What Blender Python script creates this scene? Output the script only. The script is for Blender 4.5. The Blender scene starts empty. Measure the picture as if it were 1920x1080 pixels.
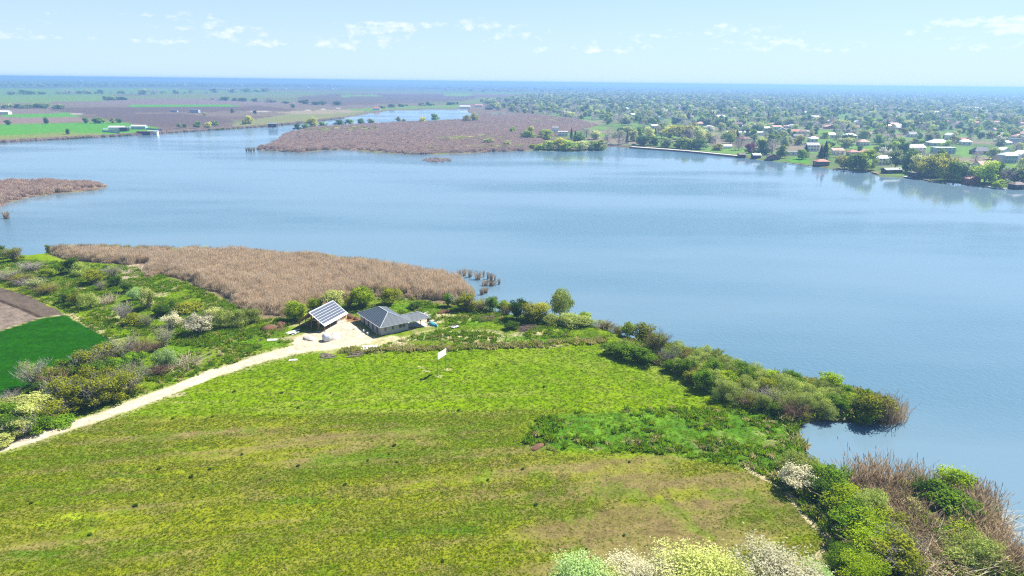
import bpy, math, random
import numpy as np

# ------------------------------------------------------------------ camera, sky, sun, exposure
S = bpy.context.scene
COL = S.collection
HC, FPX = 60.0, 1280.0
ROLL, PITCH = math.radians(0.66), math.atan((540 - 153.5) / 1280.0)
cp, sp, cr, sr = math.cos(PITCH), math.sin(PITCH), math.cos(ROLL), math.sin(ROLL)
FW = np.array([0, cp, -sp]); R0 = np.array([1.0, 0, 0]); U0 = np.array([0, sp, cp])
RT = cr * R0 + sr * U0; UP = cr * U0 - sr * R0


def g(px, py, z=0.0):
    """the ground point seen at a place of the 1920x1080 photograph"""
    d = FW + (px - 960) / FPX * RT - (py - 540) / FPX * UP
    t = (z - HC) / d[2]
    return np.array([t * d[0], t * d[1], z])


import mathutils
cam = bpy.data.cameras.new('camera')
cam.sensor_width = 36; cam.lens = 36 * FPX / 1920; cam.clip_start = 1; cam.clip_end = 80000
cam_o = bpy.data.objects.new('camera', cam); COL.objects.link(cam_o)
M = mathutils.Matrix(((RT[0], UP[0], -FW[0], 0), (RT[1], UP[1], -FW[1], 0), (RT[2], UP[2], -FW[2], HC), (0, 0, 0, 1)))
cam_o.matrix_world = M
S.camera = cam_o

SUN_EL = math.radians(50); SUN_AZ = math.radians(54)      # azimuth clockwise from +Y (ahead)
SUN_DIR = np.array([math.sin(SUN_AZ) * math.cos(SUN_EL), math.cos(SUN_AZ) * math.cos(SUN_EL), math.sin(SUN_EL)])
sun = bpy.data.lights.new('sun', 'SUN'); sun.energy = 5.0; sun.angle = math.radians(0.5); sun.color = (1.0, 0.95, 0.86)
sun_o = bpy.data.objects.new('sun', sun); COL.objects.link(sun_o)
sun_o.rotation_euler = mathutils.Vector(SUN_DIR).to_track_quat('Z', 'Y').to_euler()
sun_o['kind'] = 'helper'

W = bpy.data.worlds.new('World'); S.world = W; W.use_nodes = True
wn, wl = W.node_tree.nodes, W.node_tree.links
wn.clear()


def nd(t, tree=None, **kw):
    n = (wn if tree is None else tree).new(t)
    for k, v in kw.items():
        setattr(n, k, v)
    return n


sky = nd('ShaderNodeTexSky', sky_type='NISHITA', sun_disc=False, sun_elevation=SUN_EL, sun_rotation=SUN_AZ,
         altitude=60, air_density=1.0, dust_density=0.15, ozone_density=2.5)
tint = nd('ShaderNodeMix', data_type='RGBA', blend_type='MULTIPLY')
tint.inputs[0].default_value = 1.0
tint.inputs[7].default_value = (0.90, 0.985, 1.10, 1)
wl.new(sky.outputs[0], tint.inputs[6])
# scattered fair-weather cumulus low over the whole horizon
geo = nd('ShaderNodeTexCoord')
sepx = nd('ShaderNodeSeparateXYZ'); wl.new(geo.outputs['Generated'], sepx.inputs[0])


def wm(op, a, b=None, c=None):
    n = nd('ShaderNodeMath', operation=op)
    for i, v in enumerate((a, b, c)):
        if v is None:
            continue
        if isinstance(v, (int, float)):
            n.inputs[i].default_value = v
        else:
            wl.new(v, n.inputs[i])
    return n.outputs[0]


az = wm('ARCTAN2', sepx.outputs[0], sepx.outputs[1])
el = wm('ARCSINE', sepx.outputs[2])
cmb = nd('ShaderNodeCombineXYZ')
azs = wm('ADD', az, -0.27)
wl.new(wm('MULTIPLY', azs, 7.0), cmb.inputs[0]); wl.new(wm('MULTIPLY', el, 20.0), cmb.inputs[1])
cn = nd('ShaderNodeTexNoise', noise_dimensions='3D'); cn.inputs['Scale'].default_value = 1.0
cn.inputs['Detail'].default_value = 2.0
wl.new(cmb.outputs[0], cn.inputs['Vector'])
cmb2 = nd('ShaderNodeCombineXYZ')
wl.new(wm('MULTIPLY', azs, 52.0), cmb2.inputs[0]); wl.new(wm('MULTIPLY', el, 105.0), cmb2.inputs[1])
cn2 = nd('ShaderNodeTexNoise', noise_dimensions='3D'); cn2.inputs['Scale'].default_value = 1.0
cn2.inputs['Detail'].default_value = 5.0; cn2.inputs['Roughness'].default_value = 0.6
wl.new(cmb2.outputs[0], cn2.inputs['Vector'])
band = wm('MULTIPLY', wm('SMOOTH_MIN', wm('MULTIPLY', wm('SUBTRACT', el, 0.026), 60.0), 1.0, 0.2),
          wm('SMOOTH_MIN', wm('MULTIPLY', wm('SUBTRACT', 0.092, el), 55.0), 1.0, 0.2))
band = wm('MAXIMUM', band, 0.0)
dens = wm('ADD', wm('MULTIPLY', cn.outputs['Fac'], 1.0), wm('MULTIPLY', cn2.outputs['Fac'], 0.9))
dens = wm('ADD', dens, wm('MULTIPLY', wm('SUBTRACT', band, 1.0), 0.5))
cl = wm('MULTIPLY', wm('SUBTRACT', dens, 0.99), 2.5)
cl = wm('MINIMUM', wm('MAXIMUM', cl, 0.0), 0.72)
cmix = nd('ShaderNodeMix', data_type='RGBA')
cmix.inputs[7].default_value = (10.4, 10.5, 10.6, 1)
hzf = wm('MULTIPLY', wm('EXPONENT', wm('MULTIPLY', wm('ABSOLUTE', el), -4.0)), 0.85)      # pale ground haze low in the sky, all round
hmix = nd('ShaderNodeMix', data_type='RGBA'); hmix.inputs[7].default_value = (5.9, 8.0, 10.2, 1)
wl.new(hzf, hmix.inputs[0]); wl.new(tint.outputs[2], hmix.inputs[6])
wl.new(cl, cmix.inputs[0]); wl.new(hmix.outputs[2], cmix.inputs[6])
bg = nd('ShaderNodeBackground'); bg.inputs['Strength'].default_value = 0.052
wl.new(cmix.outputs[2], bg.inputs['Color'])
wo = nd('ShaderNodeOutputWorld'); wl.new(bg.outputs[0], wo.inputs['Surface'])

S.view_settings.view_transform = 'Standard'; S.view_settings.look = 'None'
S.view_settings.gamma = 1; S.view_settings.use_curve_mapping = False
S.view_settings.exposure = 1.15
S.render.engine = 'CYCLES'
S.cycles.use_denoising = False; S.cycles.filter_width = 1.2
S.cycles.max_bounces = 6; S.cycles.diffuse_bounces = 3; S.cycles.glossy_bounces = 3
S.cycles.transmission_bounces = 4; S.cycles.volume_bounces = 1; S.cycles.transparent_max_bounces = 6
S.cycles.caustics_reflective = False; S.cycles.caustics_refractive = False

# ------------------------------------------------------------------ helpers
rnd = random.Random(7)
RG = np.random.default_rng(11)


def tag(o, label=None, cat=None, group=None, kind=None):
    if label: o['label'] = label
    if cat: o['category'] = cat
    if group: o['group'] = group
    if kind: o['kind'] = kind
    return o


def mesh(name, v, f, mat=None, smooth=False, attr=None, fcol=None):
    m = bpy.data.meshes.new(name)
    v = np.asarray(v, dtype=np.float32)
    if isinstance(f, np.ndarray):
        k = f.shape[1]; n = len(f)
        m.vertices.add(len(v)); m.vertices.foreach_set('co', v.ravel())
        m.loops.add(n * k); m.loops.foreach_set('vertex_index', f.astype(np.int32).ravel())
        m.polygons.add(n); m.polygons.foreach_set('loop_start', (np.arange(n) * k).astype(np.int32))
        m.polygons.foreach_set('loop_total', np.full(n, k, np.int32))
        m.update(calc_edges=True)
    else:
        m.from_pydata(v.tolist(), [], f); m.update()
    if mat: m.materials.append(mat)
    if smooth: m.polygons.foreach_set('use_smooth', np.ones(len(m.polygons), bool))
    if attr is not None:
        for an, (ty, arr) in attr.items():
            a = m.attributes.new(an, ty, 'POINT')
            a.data.foreach_set('color' if 'COLOR' in ty else 'value', np.asarray(arr, np.float32).ravel())
    return m


def obj(name, me, parent=None, loc=None):
    o = bpy.data.objects.new(name, me); COL.objects.link(o)
    if parent is not None: o.parent = parent
    if loc is not None: o.location = loc
    return o


def empty(name, loc, rz=0.0, label=None, cat=None, group=None, scale=None):
    o = bpy.data.objects.new(name, None); COL.objects.link(o)
    o.location = loc; o.rotation_euler = (0, 0, rz); o.empty_display_size = 0.5
    if scale: o.scale = scale
    return tag(o, label, cat, group)


class MB:
    """collects shapes into one mesh"""
    def __init__(s): s.v = []; s.f = []
    def poly(s, pts):
        b = len(s.v); s.v += [tuple(map(float, p)) for p in pts]; s.f.append(list(range(b, b + len(pts)))); return s
    def box(s, x0, x1, y0, y1, z0, z1):
        b = len(s.v)
        s.v += [(x0, y0, z0), (x1, y0, z0), (x1, y1, z0), (x0, y1, z0), (x0, y0, z1), (x1, y0, z1), (x1, y1, z1), (x0, y1, z1)]
        for q in ((0, 3, 2, 1), (4, 5, 6, 7), (0, 1, 5, 4), (1, 2, 6, 5), (2, 3, 7, 6), (3, 0, 4, 7)):
            s.f.append([b + i for i in q])
        return s
    def slab(s, pts, t):
        """a closed plate: polygon pts (upper face), thickness t downwards along its normal"""
        p = [np.array(q, float) for q in pts]
        n = np.cross(p[1] - p[0], p[2] - p[0]); n /= np.linalg.norm(n)
        if n[2] < 0: n = -n
        k = len(p); b = len(s.v)
        s.v += [tuple(q) for q in p] + [tuple(q - n * t) for q in p]
        s.f.append([b + i for i in range(k)]); s.f.append([b + k + i for i in reversed(range(k))])
        for i in range(k):
            j = (i + 1) % k; s.f.append([b + i, b + k + i, b + k + j, b + j])
        return s
    def bar(s, a, c, w, h=None):
        a = np.array(a, float); c = np.array(c, float); h = h or w
        d = c - a; d /= np.linalg.norm(d)
        u = np.cross(d, (0, 0, 1.0))
        if np.linalg.norm(u) < 1e-3: u = np.array([1.0, 0, 0])
        u /= np.linalg.norm(u); q = np.cross(u, d)
        b = len(s.v)
        for e in (a, c):
            for i, j in ((-1, -1), (1, -1), (1, 1), (-1, 1)):
                s.v.append(tuple(e + u * i * w / 2 + q * j * h / 2))
        for q4 in ((0, 3, 2, 1), (4, 5, 6, 7), (0, 1, 5, 4), (1, 2, 6, 5), (2, 3, 7, 6), (3, 0, 4, 7)):
            s.f.append([b + i for i in q4])
        return s
    def tube(s, pts, rad, k=6):
        b = len(s.v); pts = [np.array(p, float) for p in pts]
        for i, p in enumerate(pts):
            d = pts[min(i + 1, len(pts) - 1)] - pts[max(i - 1, 0)]; d /= np.linalg.norm(d)
            u = np.cross(d, (0.31, 0.2, 0.93)); u /= np.linalg.norm(u) + 1e-9; w = np.cross(d, u)
            r = rad[i] if hasattr(rad, '__len__') else rad
            for j in range(k):
                t = 2 * math.pi * j / k
                s.v.append(tuple(p + r * (math.cos(t) * u + math.sin(t) * w)))
        for i in range(len(pts) - 1):
            for j in range(k):
                s.f.append([b + i * k + j, b + i * k + (j + 1) % k, b + (i + 1) * k + (j + 1) % k, b + (i + 1) * k + j])
        s.f.append([b + j for j in reversed(range(k))]); s.f.append([b + (len(pts) - 1) * k + j for j in range(k)])
        return s
    def mesh(s, name, mat): return mesh(name, s.v, s.f, mat)
    def build(s, name, mat, parent=None): return obj(name, s.mesh(name, mat), parent)


def mat(name, col, rough=0.85, noise=None, bump=0.0, metallic=0.0, spec=0.3, amount=0.3):
    m = bpy.data.materials.new(name); m.use_nodes = True
    t = m.node_tree; n = t.nodes; p = n['Principled BSDF']
    p.inputs['Roughness'].default_value = rough; p.inputs['Metallic'].default_value = metallic
    p.inputs['Specular IOR Level'].default_value = spec
    if noise:
        tc = nd('ShaderNodeTexCoord', n)
        nz = nd('ShaderNodeTexNoise', n); nz.inputs['Scale'].default_value = noise; nz.inputs['Detail'].default_value = 4
        t.links.new(tc.outputs['Object'], nz.inputs['Vector'])
        mx = nd('ShaderNodeMix', n, data_type='RGBA')
        t.links.new(nz.outputs['Fac'], mx.inputs[0])
        mx.inputs[6].default_value = tuple(c * (1 - amount) for c in col) + (1,)
        mx.inputs[7].default_value = tuple(min(1, c * (1 + amount)) for c in col) + (1,)
        t.links.new(mx.outputs[2], p.inputs['Base Color'])
        if bump:
            bp = nd('ShaderNodeBump', n); bp.inputs['Strength'].default_value = bump; bp.inputs['Distance'].default_value = 0.05
            t.links.new(nz.outputs['Fac'], bp.inputs['Height']); t.links.new(bp.outputs[0], p.inputs['Normal'])
    else:
        p.inputs['Base Color'].default_value = tuple(col) + (1,)
    return m


def leaf_mat(name, c1, c2, trans=0.35, objvar=0.25):
    m = bpy.data.materials.new(name); m.use_nodes = True
    t = m.node_tree; n = t.nodes; n.clear(); L = t.links
    at = nd('ShaderNodeAttribute', n, attribute_name='lv')
    mx = nd('ShaderNodeMix', n, data_type='RGBA')
    mx.inputs[6].default_value = tuple(c1) + (1,); mx.inputs[7].default_value = tuple(c2) + (1,)
    L.new(at.outputs['Fac'], mx.inputs[0])
    oi = nd('ShaderNodeObjectInfo', n)
    mr = nd('ShaderNodeMapRange', n); mr.inputs['To Min'].default_value = 1 - objvar; mr.inputs['To Max'].default_value = 1 + objvar
    L.new(oi.outputs['Random'], mr.inputs['Value'])
    hs = nd('ShaderNodeHueSaturation', n); L.new(mx.outputs[2], hs.inputs['Color']); L.new(mr.outputs[0], hs.inputs['Value'])
    df = nd('ShaderNodeBsdfDiffuse', n); tr = nd('ShaderNodeBsdfTranslucent', n)
    L.new(hs.outputs[0], df.inputs['Color']); L.new(hs.outputs[0], tr.inputs['Color'])
    ms = nd('ShaderNodeMixShader', n); ms.inputs[0].default_value = trans
    L.new(df.outputs[0], ms.inputs[1]); L.new(tr.outputs[0], ms.inputs[2])
    o = nd('ShaderNodeOutputMaterial', n); L.new(ms.outputs[0], o.inputs['Surface'])
    return m


def vnoise(x, y, seed=0):
    xi = np.floor(x).astype(np.int64); yi = np.floor(y).astype(np.int64)
    fx = x - xi; fy = y - yi
    fx = fx * fx * (3 - 2 * fx); fy = fy * fy * (3 - 2 * fy)
    def h(a, b):
        n = (a * 374761393 + b * 668265263 + seed * 974711) & 0xFFFFFFFF
        n = ((n ^ (n >> 13)) * 1274126177) & 0xFFFFFFFF
        return ((n ^ (n >> 16)) & 0xFFFF) / 65535.0
    return (h(xi, yi) * (1 - fx) + h(xi + 1, yi) * fx) * (1 - fy) + (h(xi, yi + 1) * (1 - fx) + h(xi + 1, yi + 1) * fx) * fy


def fbm(x, y, sc, seed=0, o=4):
    s = 0; a = 0.5; t = 0
    for i in range(o):
        s = s + a * vnoise(x / sc * 2 ** i + 31.7 * i, y / sc * 2 ** i - 17.3 * i, seed + i); t += a; a *= 0.5
    return s / t


def wp(pts): return np.array([g(*p)[:2] for p in pts])


def inpoly(x, y, poly):
    r = np.zeros(x.shape, bool); n = len(poly)
    lo, hi = poly.min(0), poly.max(0)
    k = (x >= lo[0]) & (x <= hi[0]) & (y >= lo[1]) & (y <= hi[1])
    xs, ys = x[k], y[k]; q = np.zeros(xs.shape, bool)
    for i in range(n):
        x1, y1 = poly[i]; x2, y2 = poly[(i + 1) % n]
        if y1 == y2: continue
        c = ((y1 > ys) != (y2 > ys)) & (xs < (x2 - x1) * (ys - y1) / (y2 - y1) + x1)
        q ^= c
    r[k] = q
    return r


def dline(x, y, pts, closed=False):
    d = np.full(x.shape, 1e9, np.float64); n = len(pts)
    for i in range(n if closed else n - 1):
        a = pts[i]; b = pts[(i + 1) % n]; v = b - a; l2 = v @ v
        if l2 == 0: continue
        t = np.clip(((x - a[0]) * v[0] + (y - a[1]) * v[1]) / l2, 0, 1)
        np.minimum(d, (x - a[0] - t * v[0]) ** 2 + (y - a[1] - t * v[1]) ** 2, out=d)
    return np.sqrt(d)


def sdf(x, y, poly):
    """positive inside"""
    return np.where(inpoly(x, y, poly), 1, -1) * dline(x, y, poly, True)


def sm(a, b, x):
    t = np.clip((x - a) / (b - a), 0, 1); return t * t * (3 - 2 * t)


# ------------------------------------------------------------------ shorelines (places in the photograph, dropped on the ground)
NEAR = wp([(-500, 466), (0, 474), (40, 479), (100, 474), (200, 473), (300, 475), (420, 478), (520, 483), (600, 489), (680, 499),
           (760, 510), (840, 523), (885, 533), (897, 546), (890, 556), (884, 563), (902, 575), (932, 582), (960, 588), (1000, 590),
           (1050, 594), (1098, 602), (1130, 613), (1170, 626), (1233, 644), (1277, 652), (1356, 672), (1400, 690), (1455, 702),
           (1514, 712), (1578, 726), (1633, 738), (1660, 748), (1682, 762), (1694, 775), (1680, 788), (1657, 791), (1600, 790), (1554, 790),
           (1514, 794), (1500, 806), (1506, 822), (1526, 834), (1514, 848), (1526, 866), (1546, 886), (1580, 903), (1650, 918), (1720, 925), (1800, 922),
           (1850, 938), (1864, 956), (1888, 988), (1866, 1004), (1873, 1020), (1897, 1038), (1925, 1055), (2050, 1120)])
NEAR = np.vstack([NEAR, [(72, 40), (80, -200), (-900, -200), (-900, 250)]])
SPIT = wp([(-700, 350), (0, 341), (100, 339), (170, 343), (204, 348), (180, 355), (120, 361), (60, 368), (20, 378), (0, 387), (-300, 450), (-700, 460)])
ISLE = wp([(478, 280), (510, 271), (525, 264), (530, 252), (545, 245), (580, 240), (640, 235), (700, 232), (740, 229), (800, 229), (827, 225),
           (860, 226), (880, 218), (905, 214), (935, 213), (1000, 205), (1100, 205), (1300, 215), (1300, 282), (1278, 284), (1190, 277), (1140, 274),
           (1133, 281), (1080, 284), (1000, 282), (940, 283), (907, 285), (847, 288), (773, 289), (700, 285), (640, 279), (560, 285)])
FARL = wp([(-900, 275), (0, 266), (100, 261), (200, 256), (290, 250), (400, 243), (480, 238), (545, 232), (600, 226), (640, 221), (670, 217),
           (692, 213), (733, 207), (780, 206), (853, 205), (877, 203.5), (877, 212), (905, 213.5), (935, 212), (1000, 203), (1200, 200), (1200, 196), (-900, 196)])
FAR_CUT = wp([(-900, 198), (1200, 198)])
VILL = wp([(1130, 281), (1140, 272), (1190, 276), (1280, 283), (1383, 293), (1433, 300), (1467, 303), (1520, 310), (1567, 317), (1630, 322), (1647, 330), (1697, 333),
           (1763, 340), (1800, 343), (1863, 350), (1920, 355), (2200, 385), (2500, 420), (2500, 200), (1000, 200), (1000, 240)])
# ------------------------------------------------------------------ ground sheet (fine where the picture looks, to the horizon)
az_ = np.concatenate([np.arange(-66, -41, 1.0), np.arange(-41, 41, 0.1), np.arange(41, 67, 1.0)])
dep = np.concatenate([np.arange(84, 42, -2.0), np.arange(42, 1.2, -0.08), np.geomspace(1.2, 0.115, 46)])
AZ, DP = np.meshgrid(np.radians(az_), np.radians(dep))
RR = HC / np.tan(DP)
X = RR * np.sin(AZ); Y = RR * np.cos(AZ)
nr, nc = X.shape
x, y = X.ravel(), Y.ravel()
r_ = RR.ravel()
wob = (fbm(x, y, 5, 3, 3) - 0.5) * np.clip(r_ / 60, 1.5, 9) + (fbm(x, y, 40, 4, 2) - 0.5) * np.clip(r_ / 200, 0.5, 8)
sd_near = sdf(x, y, NEAR); sd_spit = sdf(x, y, SPIT); sd_isle = sdf(x, y, ISLE); sd_farl = sdf(x, y, FARL); sd_vill = sdf(x, y, VILL)
far_flag = y > np.interp(x, FAR_CUT[:, 0][np.argsort(FAR_CUT[:, 0])], FAR_CUT[:, 1][np.argsort(FAR_CUT[:, 0])])
sd = np.maximum.reduce([sd_near, sd_spit, sd_isle, sd_farl, sd_vill])
sd = np.where(far_flag, 500, sd) + wob * 0.55
zl = 0.55 + 0.35 * (fbm(x, y, 60, 9, 3) - 0.5)
z = np.where(sd > 0, -0.45 + sm(0, 3.2, sd) * (zl + 0.45), np.maximum(-0.45 + sd * 0.25, -2.0))

# land cover
C = np.zeros((len(x), 3)); cls = np.zeros(len(x), np.int32)   # 0 meadow
def mixc(m, c): C[:] = C * (1 - m[:, None]) + np.array(c) * m[:, None]
n1 = fbm(x, y, 9, 21); n2 = fbm(x, y, 2.2, 22, 3); n3 = fbm(x, y, 28, 23); n4 = fbm(x, y, 0.8, 24, 2)
C[:] = (0.145, 0.232, 0.003); su0 = x * .995 + y * .10; sv0 = -x * .10 + y * .995
mixc(sm(.52, .70, fbm(su0 / 25, sv0, 1.3, 28, 3)) * .4, (0.185, 0.235, 0.02))
mixc(sm(0.42, 0.62, n1), (0.120, 0.205, 0.003)); mixc(sm(0.5, 0.72, n2) * 0.6, (0.17, 0.225, 0.025))
mixc(sm(0.60, 0.74, n3) * 0.45, (0.21, 0.24, 0.05))
# the strip between houses and lake, and the wild ground on the left: rougher and duller
WILD = wp([(-300, 470), (900, 545), (1170, 625), (1140, 640), (1000, 652), (840, 660), (640, 668), (480, 672), (300, 735), (200, 768), (0, 838), (-400, 960), (-400, 745), (43, 735), (207, 645), (130, 590), (0, 538), (-300, 480)])
iw = inpoly(x, y, WILD)
wm_ = iw.astype(float)
mixc(wm_ * sm(0.40, 0.62, n3) * 0.7, (0.12, 0.17, 0.02))
mixc(wm_ * sm(0.56, 0.70, fbm(x, y, 6, 31)) * 0.75, (0.33, 0.29, 0.15))
mixc(wm_ * sm(0.60, 0.74, fbm(x, y, 11, 33)) * 0.7, (0.05, 0.11, 0.012))
def blob(px, py, rx, ry, c, amt=1.0, nz=0.6, cut=None):
    p = g(px, py); q = g(px + 10, py); k = np.hypot(*(q - p)[:2]) / 10.0      # metres per pixel across
    p2 = g(px, py + ry)
    ryw = max(0.3, abs(p2[1] - p[1]))
    dd = np.sqrt(((x - p[0]) / (rx * k)) ** 2 + ((y - p[1]) / ryw) ** 2) + (n2 - 0.5) * nz + (n1 - 0.5) * nz
    mixc((1 - sm(0.6, 1.1, dd)) * amt, c)
STRAW = (0.42, 0.36, 0.22); SOIL = (0.12, 0.075, 0.05); SAND = (0.62, 0.55, 0.43)
for b in [(300, 556, 20, 8), (250, 512, 14, 12), (420, 630, 45, 5), (355, 690, 26, 10), (430, 662, 24, 6), (225, 595, 28, 14), (130, 548, 32, 10), (835, 595, 22, 8), (870, 635, 70, 10),
          (930, 640, 60, 7), (1000, 652, 60, 5), (985, 630, 40, 6), (720, 648, 60, 6), (780, 655, 50, 5), (330, 745, 24, 5), (100, 548, 30, 7), (250, 520, 10, 14), (560, 640, 40, 6), (900, 628, 50, 6)]:
    blob(*b, STRAW, 0.75)
for b in [(60, 552, 30, 5), (30, 545, 20, 5), (90, 565, 40, 5), (110, 575, 30, 4)]:
    blob(*b, (0.28, 0.32, 0.02), 0.8)
for b in [(440, 640, 60, 16), (340, 660, 36, 12), (770, 580, 60, 8), (500, 650, 50, 8), (1000, 640, 60, 6), (880, 610, 40, 8)]:
    blob(*b, (0.095, 0.215, 0.01), 0.8)
blob(515, 618, 34, 9, SOIL, 0.9); blob(658, 606, 20, 9, (0.25, 0.09, 0.05), 0.9); blob(835, 588, 14, 3, SOIL, 0.9)
blob(808, 605, 26, 10, (0.55, 0.47, 0.36), 0.9, 1.0); blob(740, 640, 60, 5, (0.5, 0.43, 0.3), 0.8, 1.1)
# lower field: thin young growth on bare soil, in drill lines
LOWER = wp([(-600, 1000), (0, 862), (100, 826), (203, 787), (420, 784), (700, 779), (960, 774), (1075, 775), (995, 790), (985, 838), (1050, 852), (1250, 856), (1390, 880),
            (1440, 900), (1490, 950), (1555, 1022), (1540, 1050), (1490, 1070), (1300, 1140), (900, 1300), (-600, 1300)])
LOWER = np.vstack([LOWER, [(-400, -100)]])
sl = sdf(x, y, LOWER) + (n1 - 0.5) * 5
lowm = sm(-1.5, 2.5, sl)
f1 = g(100, 1060); f2 = g(415, 1025); fd = (f2 - f1)[:2]; fd /= np.linalg.norm(fd)
su = x * fd[0] + y * fd[1]; sv = -x * fd[1] + y * fd[0]
st = fbm(su / 9, sv, 3.6, 41, 4); st2 = fbm(su / 3, sv, 7.0, 44, 4); st3 = fbm(su / 14, sv, 1.1, 46, 3)
mixc(lowm, (0.175, 0.200, 0.012))
mixc(lowm * sm(0.44, 0.66, st) * 0.85, (0.180, 0.145, 0.060))
mixc(lowm * sm(0.52, 0.70, st2) * 0.8, (0.085, 0.150, 0.006))
mixc(lowm * sm(0.50, 0.66, fbm(su / 30, sv, 0.9, 49, 2)) * 0.35, (0.21, 0.19, 0.05)); mixc(lowm * sm(0.50, 0.75, st3) * 0.5, (0.145, 0.145, 0.025))
for b in [(1290, 905, 190, 40), (1130, 960, 170, 40), (1400, 960, 110, 40), (880, 925, 120, 22), (1080, 1010, 150, 30), (700, 925, 120, 12), (560, 820, 150, 10), (800, 870, 130, 12), (1350, 1030, 130, 24)]:
    blob(*b, (0.150, 0.110, 0.050), 0.42, 2.6)
mixc(lowm * sm(.56, .72, fbm(x, y, 4.5, 47)) * .55, (0.095, 0.165, 0.006)); mixc(lowm * sm(.58, .75, fbm(su / 4, sv, 1.6, 48)) * .5, (0.175, 0.135, 0.062))
for b in [(80, 990, 70, 12), (130, 975, 60, 9)]:
    blob(*b, (0.26, 0.33, 0.02), 0.8, 1.2)
for b in [(720, 860, 36, 4), (260, 898, 60, 5), (560, 945, 70, 8), (860, 1000, 80, 8), (60, 1045, 70, 8)]:
    blob(*b, (0.075, 0.165, 0.01), 0.7, 1.3)
for b in [(640, 775, 400, 5), (700, 745, 250, 3), (330, 760, 60, 5)]:
    blob(*b, (0.19, 0.22, 0.035), 0.6, 1.2)
# tussocky lush patch and the rest of the right bank
LUSH = wp([(985, 838), (980, 815), (1010, 790), (1080, 776), (1300, 770), (1440, 768), (1480, 790), (1500, 830), (1520, 870), (1440, 900), (1390, 880), (1250, 856), (1050, 852)])
lu = sm(-1, 2, sdf(x, y, LUSH) + (n1 - 0.5) * 5)
mixc(lu, (0.065, 0.165, 0.012)); mixc(lu * sm(0.45, 0.65, n2) * 0.6, (0.13, 0.24, 0.02)); mixc(lu * sm(0.62, 0.75, n1) * 0.5, (0.30, 0.27, 0.13))
for b in [(1110, 845, 20, 4), (1185, 832, 22, 5), (1000, 842, 14, 3), (1330, 838, 10, 4)]:
    blob(*b, (0.32, 0.25, 0.15), 0.7)
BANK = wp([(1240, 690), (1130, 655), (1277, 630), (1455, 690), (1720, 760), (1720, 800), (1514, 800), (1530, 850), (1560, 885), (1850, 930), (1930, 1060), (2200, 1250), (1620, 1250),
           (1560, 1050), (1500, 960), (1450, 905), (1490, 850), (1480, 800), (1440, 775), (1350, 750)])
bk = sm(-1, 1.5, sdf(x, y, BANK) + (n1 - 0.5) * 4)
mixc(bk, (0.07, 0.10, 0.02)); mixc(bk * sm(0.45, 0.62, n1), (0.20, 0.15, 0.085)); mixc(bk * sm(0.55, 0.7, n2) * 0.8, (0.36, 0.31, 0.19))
blob(1512, 822, 24, 20, (0.52, 0.42, 0.33), 0.9, 1.2); blob(1740, 1010, 60, 40, (0.34, 0.27, 0.16), 0.7, 1.2)
pth = dline(x, y, wp([(1400, 885), (1440, 905), (1478, 930), (1510, 975), (1556, 1022), (1530, 1050)]))
mixc((1 - sm(0.2, 0.7, pth + (n2 - 0.5) * 0.5)) * 0.95, (0.50, 0.42, 0.27))
mixc((1 - sm(0.5, 1.6, np.abs(pth - 1.2))) * (sdf(x, y, LOWER) < 0) * (sm(0.3, 0.5, n2)) * 0.6, (0.17, 0.13, 0.075))
# reed ground
REED = wp([(85, 478), (200, 474), (300, 476), (420, 479), (520, 484), (600, 490), (680, 500), (760, 511), (840, 524), (885, 534), (895, 546), (885, 558), (850, 574),
           (790, 566), (745, 562), (700, 560), (650, 562), (570, 588), (540, 600), (500, 604), (470, 592), (430, 572), (400, 556), (350, 534), (300, 518), (272, 526), (262, 504), (200, 498), (120, 490)])
rd = sm(-1.5, 1.5, sdf(x, y, REED) + (n1 - 0.5) * 3)
mixc(rd, (0.20, 0.145, 0.095))
# wheat and plough on the left, with their headland strips
WHEAT = wp([(-500, 770), (-500, 690), (0, 625), (77, 600), (100, 596), (126, 595), (216, 645), (200, 660), (160, 694), (105, 708), (60, 728), (35, 750), (0, 768)])
PLOW = wp([(-500, 690), (-500, 500), (0, 541), (50, 556), (118, 588), (124, 595), (100, 595.5), (77, 599.5), (0, 623.5)])
wh = sdf(x, y, WHEAT) + (n2 - 0.5) * 0.9; pl = sdf(x, y, PLOW) + (n2 - 0.5) * 1.2
hl = dline(x, y, wp([(0, 624), (77, 600), (128, 594), (217, 644), (235, 656)]))
mixc((1 - sm(0.8, 2.0, hl + (n2 - 0.5))) * 0.9, (0.36, 0.31, 0.17))
mixc(sm(-0.2, 0.4, pl), (0.115, 0.090, 0.072))
pb = dline(x, y, wp([(-60, 545), (0, 567), (40, 582), (75, 598)]))
lowp = sdf(x, y, wp([(-500, 500), (0, 567), (40, 582), (75, 598), (0, 623), (-500, 700)]))
mixc(sm(-0.5, 0.5, lowp) * sm(0, 0.3, pl), (0.195, 0.155, 0.125))
mixc((1 - sm(0.3, 0.8, pb)) * sm(0, 0.3, pl), (0.05, 0.035, 0.028))
mixc(sm(0, 0.3, pl) * sm(0.5, 0.7, n4) * 0.5, (0.075, 0.058, 0.046))
mixc(sm(-0.2, 0.4, wh), (0.010, 0.066, 0.0006)); mixc(sm(0, 0.4, wh) * sm(0.4, 0.7, fbm(su / 6, sv, 2.2, 51)) * 0.5, (0.015, 0.090, 0.001))
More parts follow.
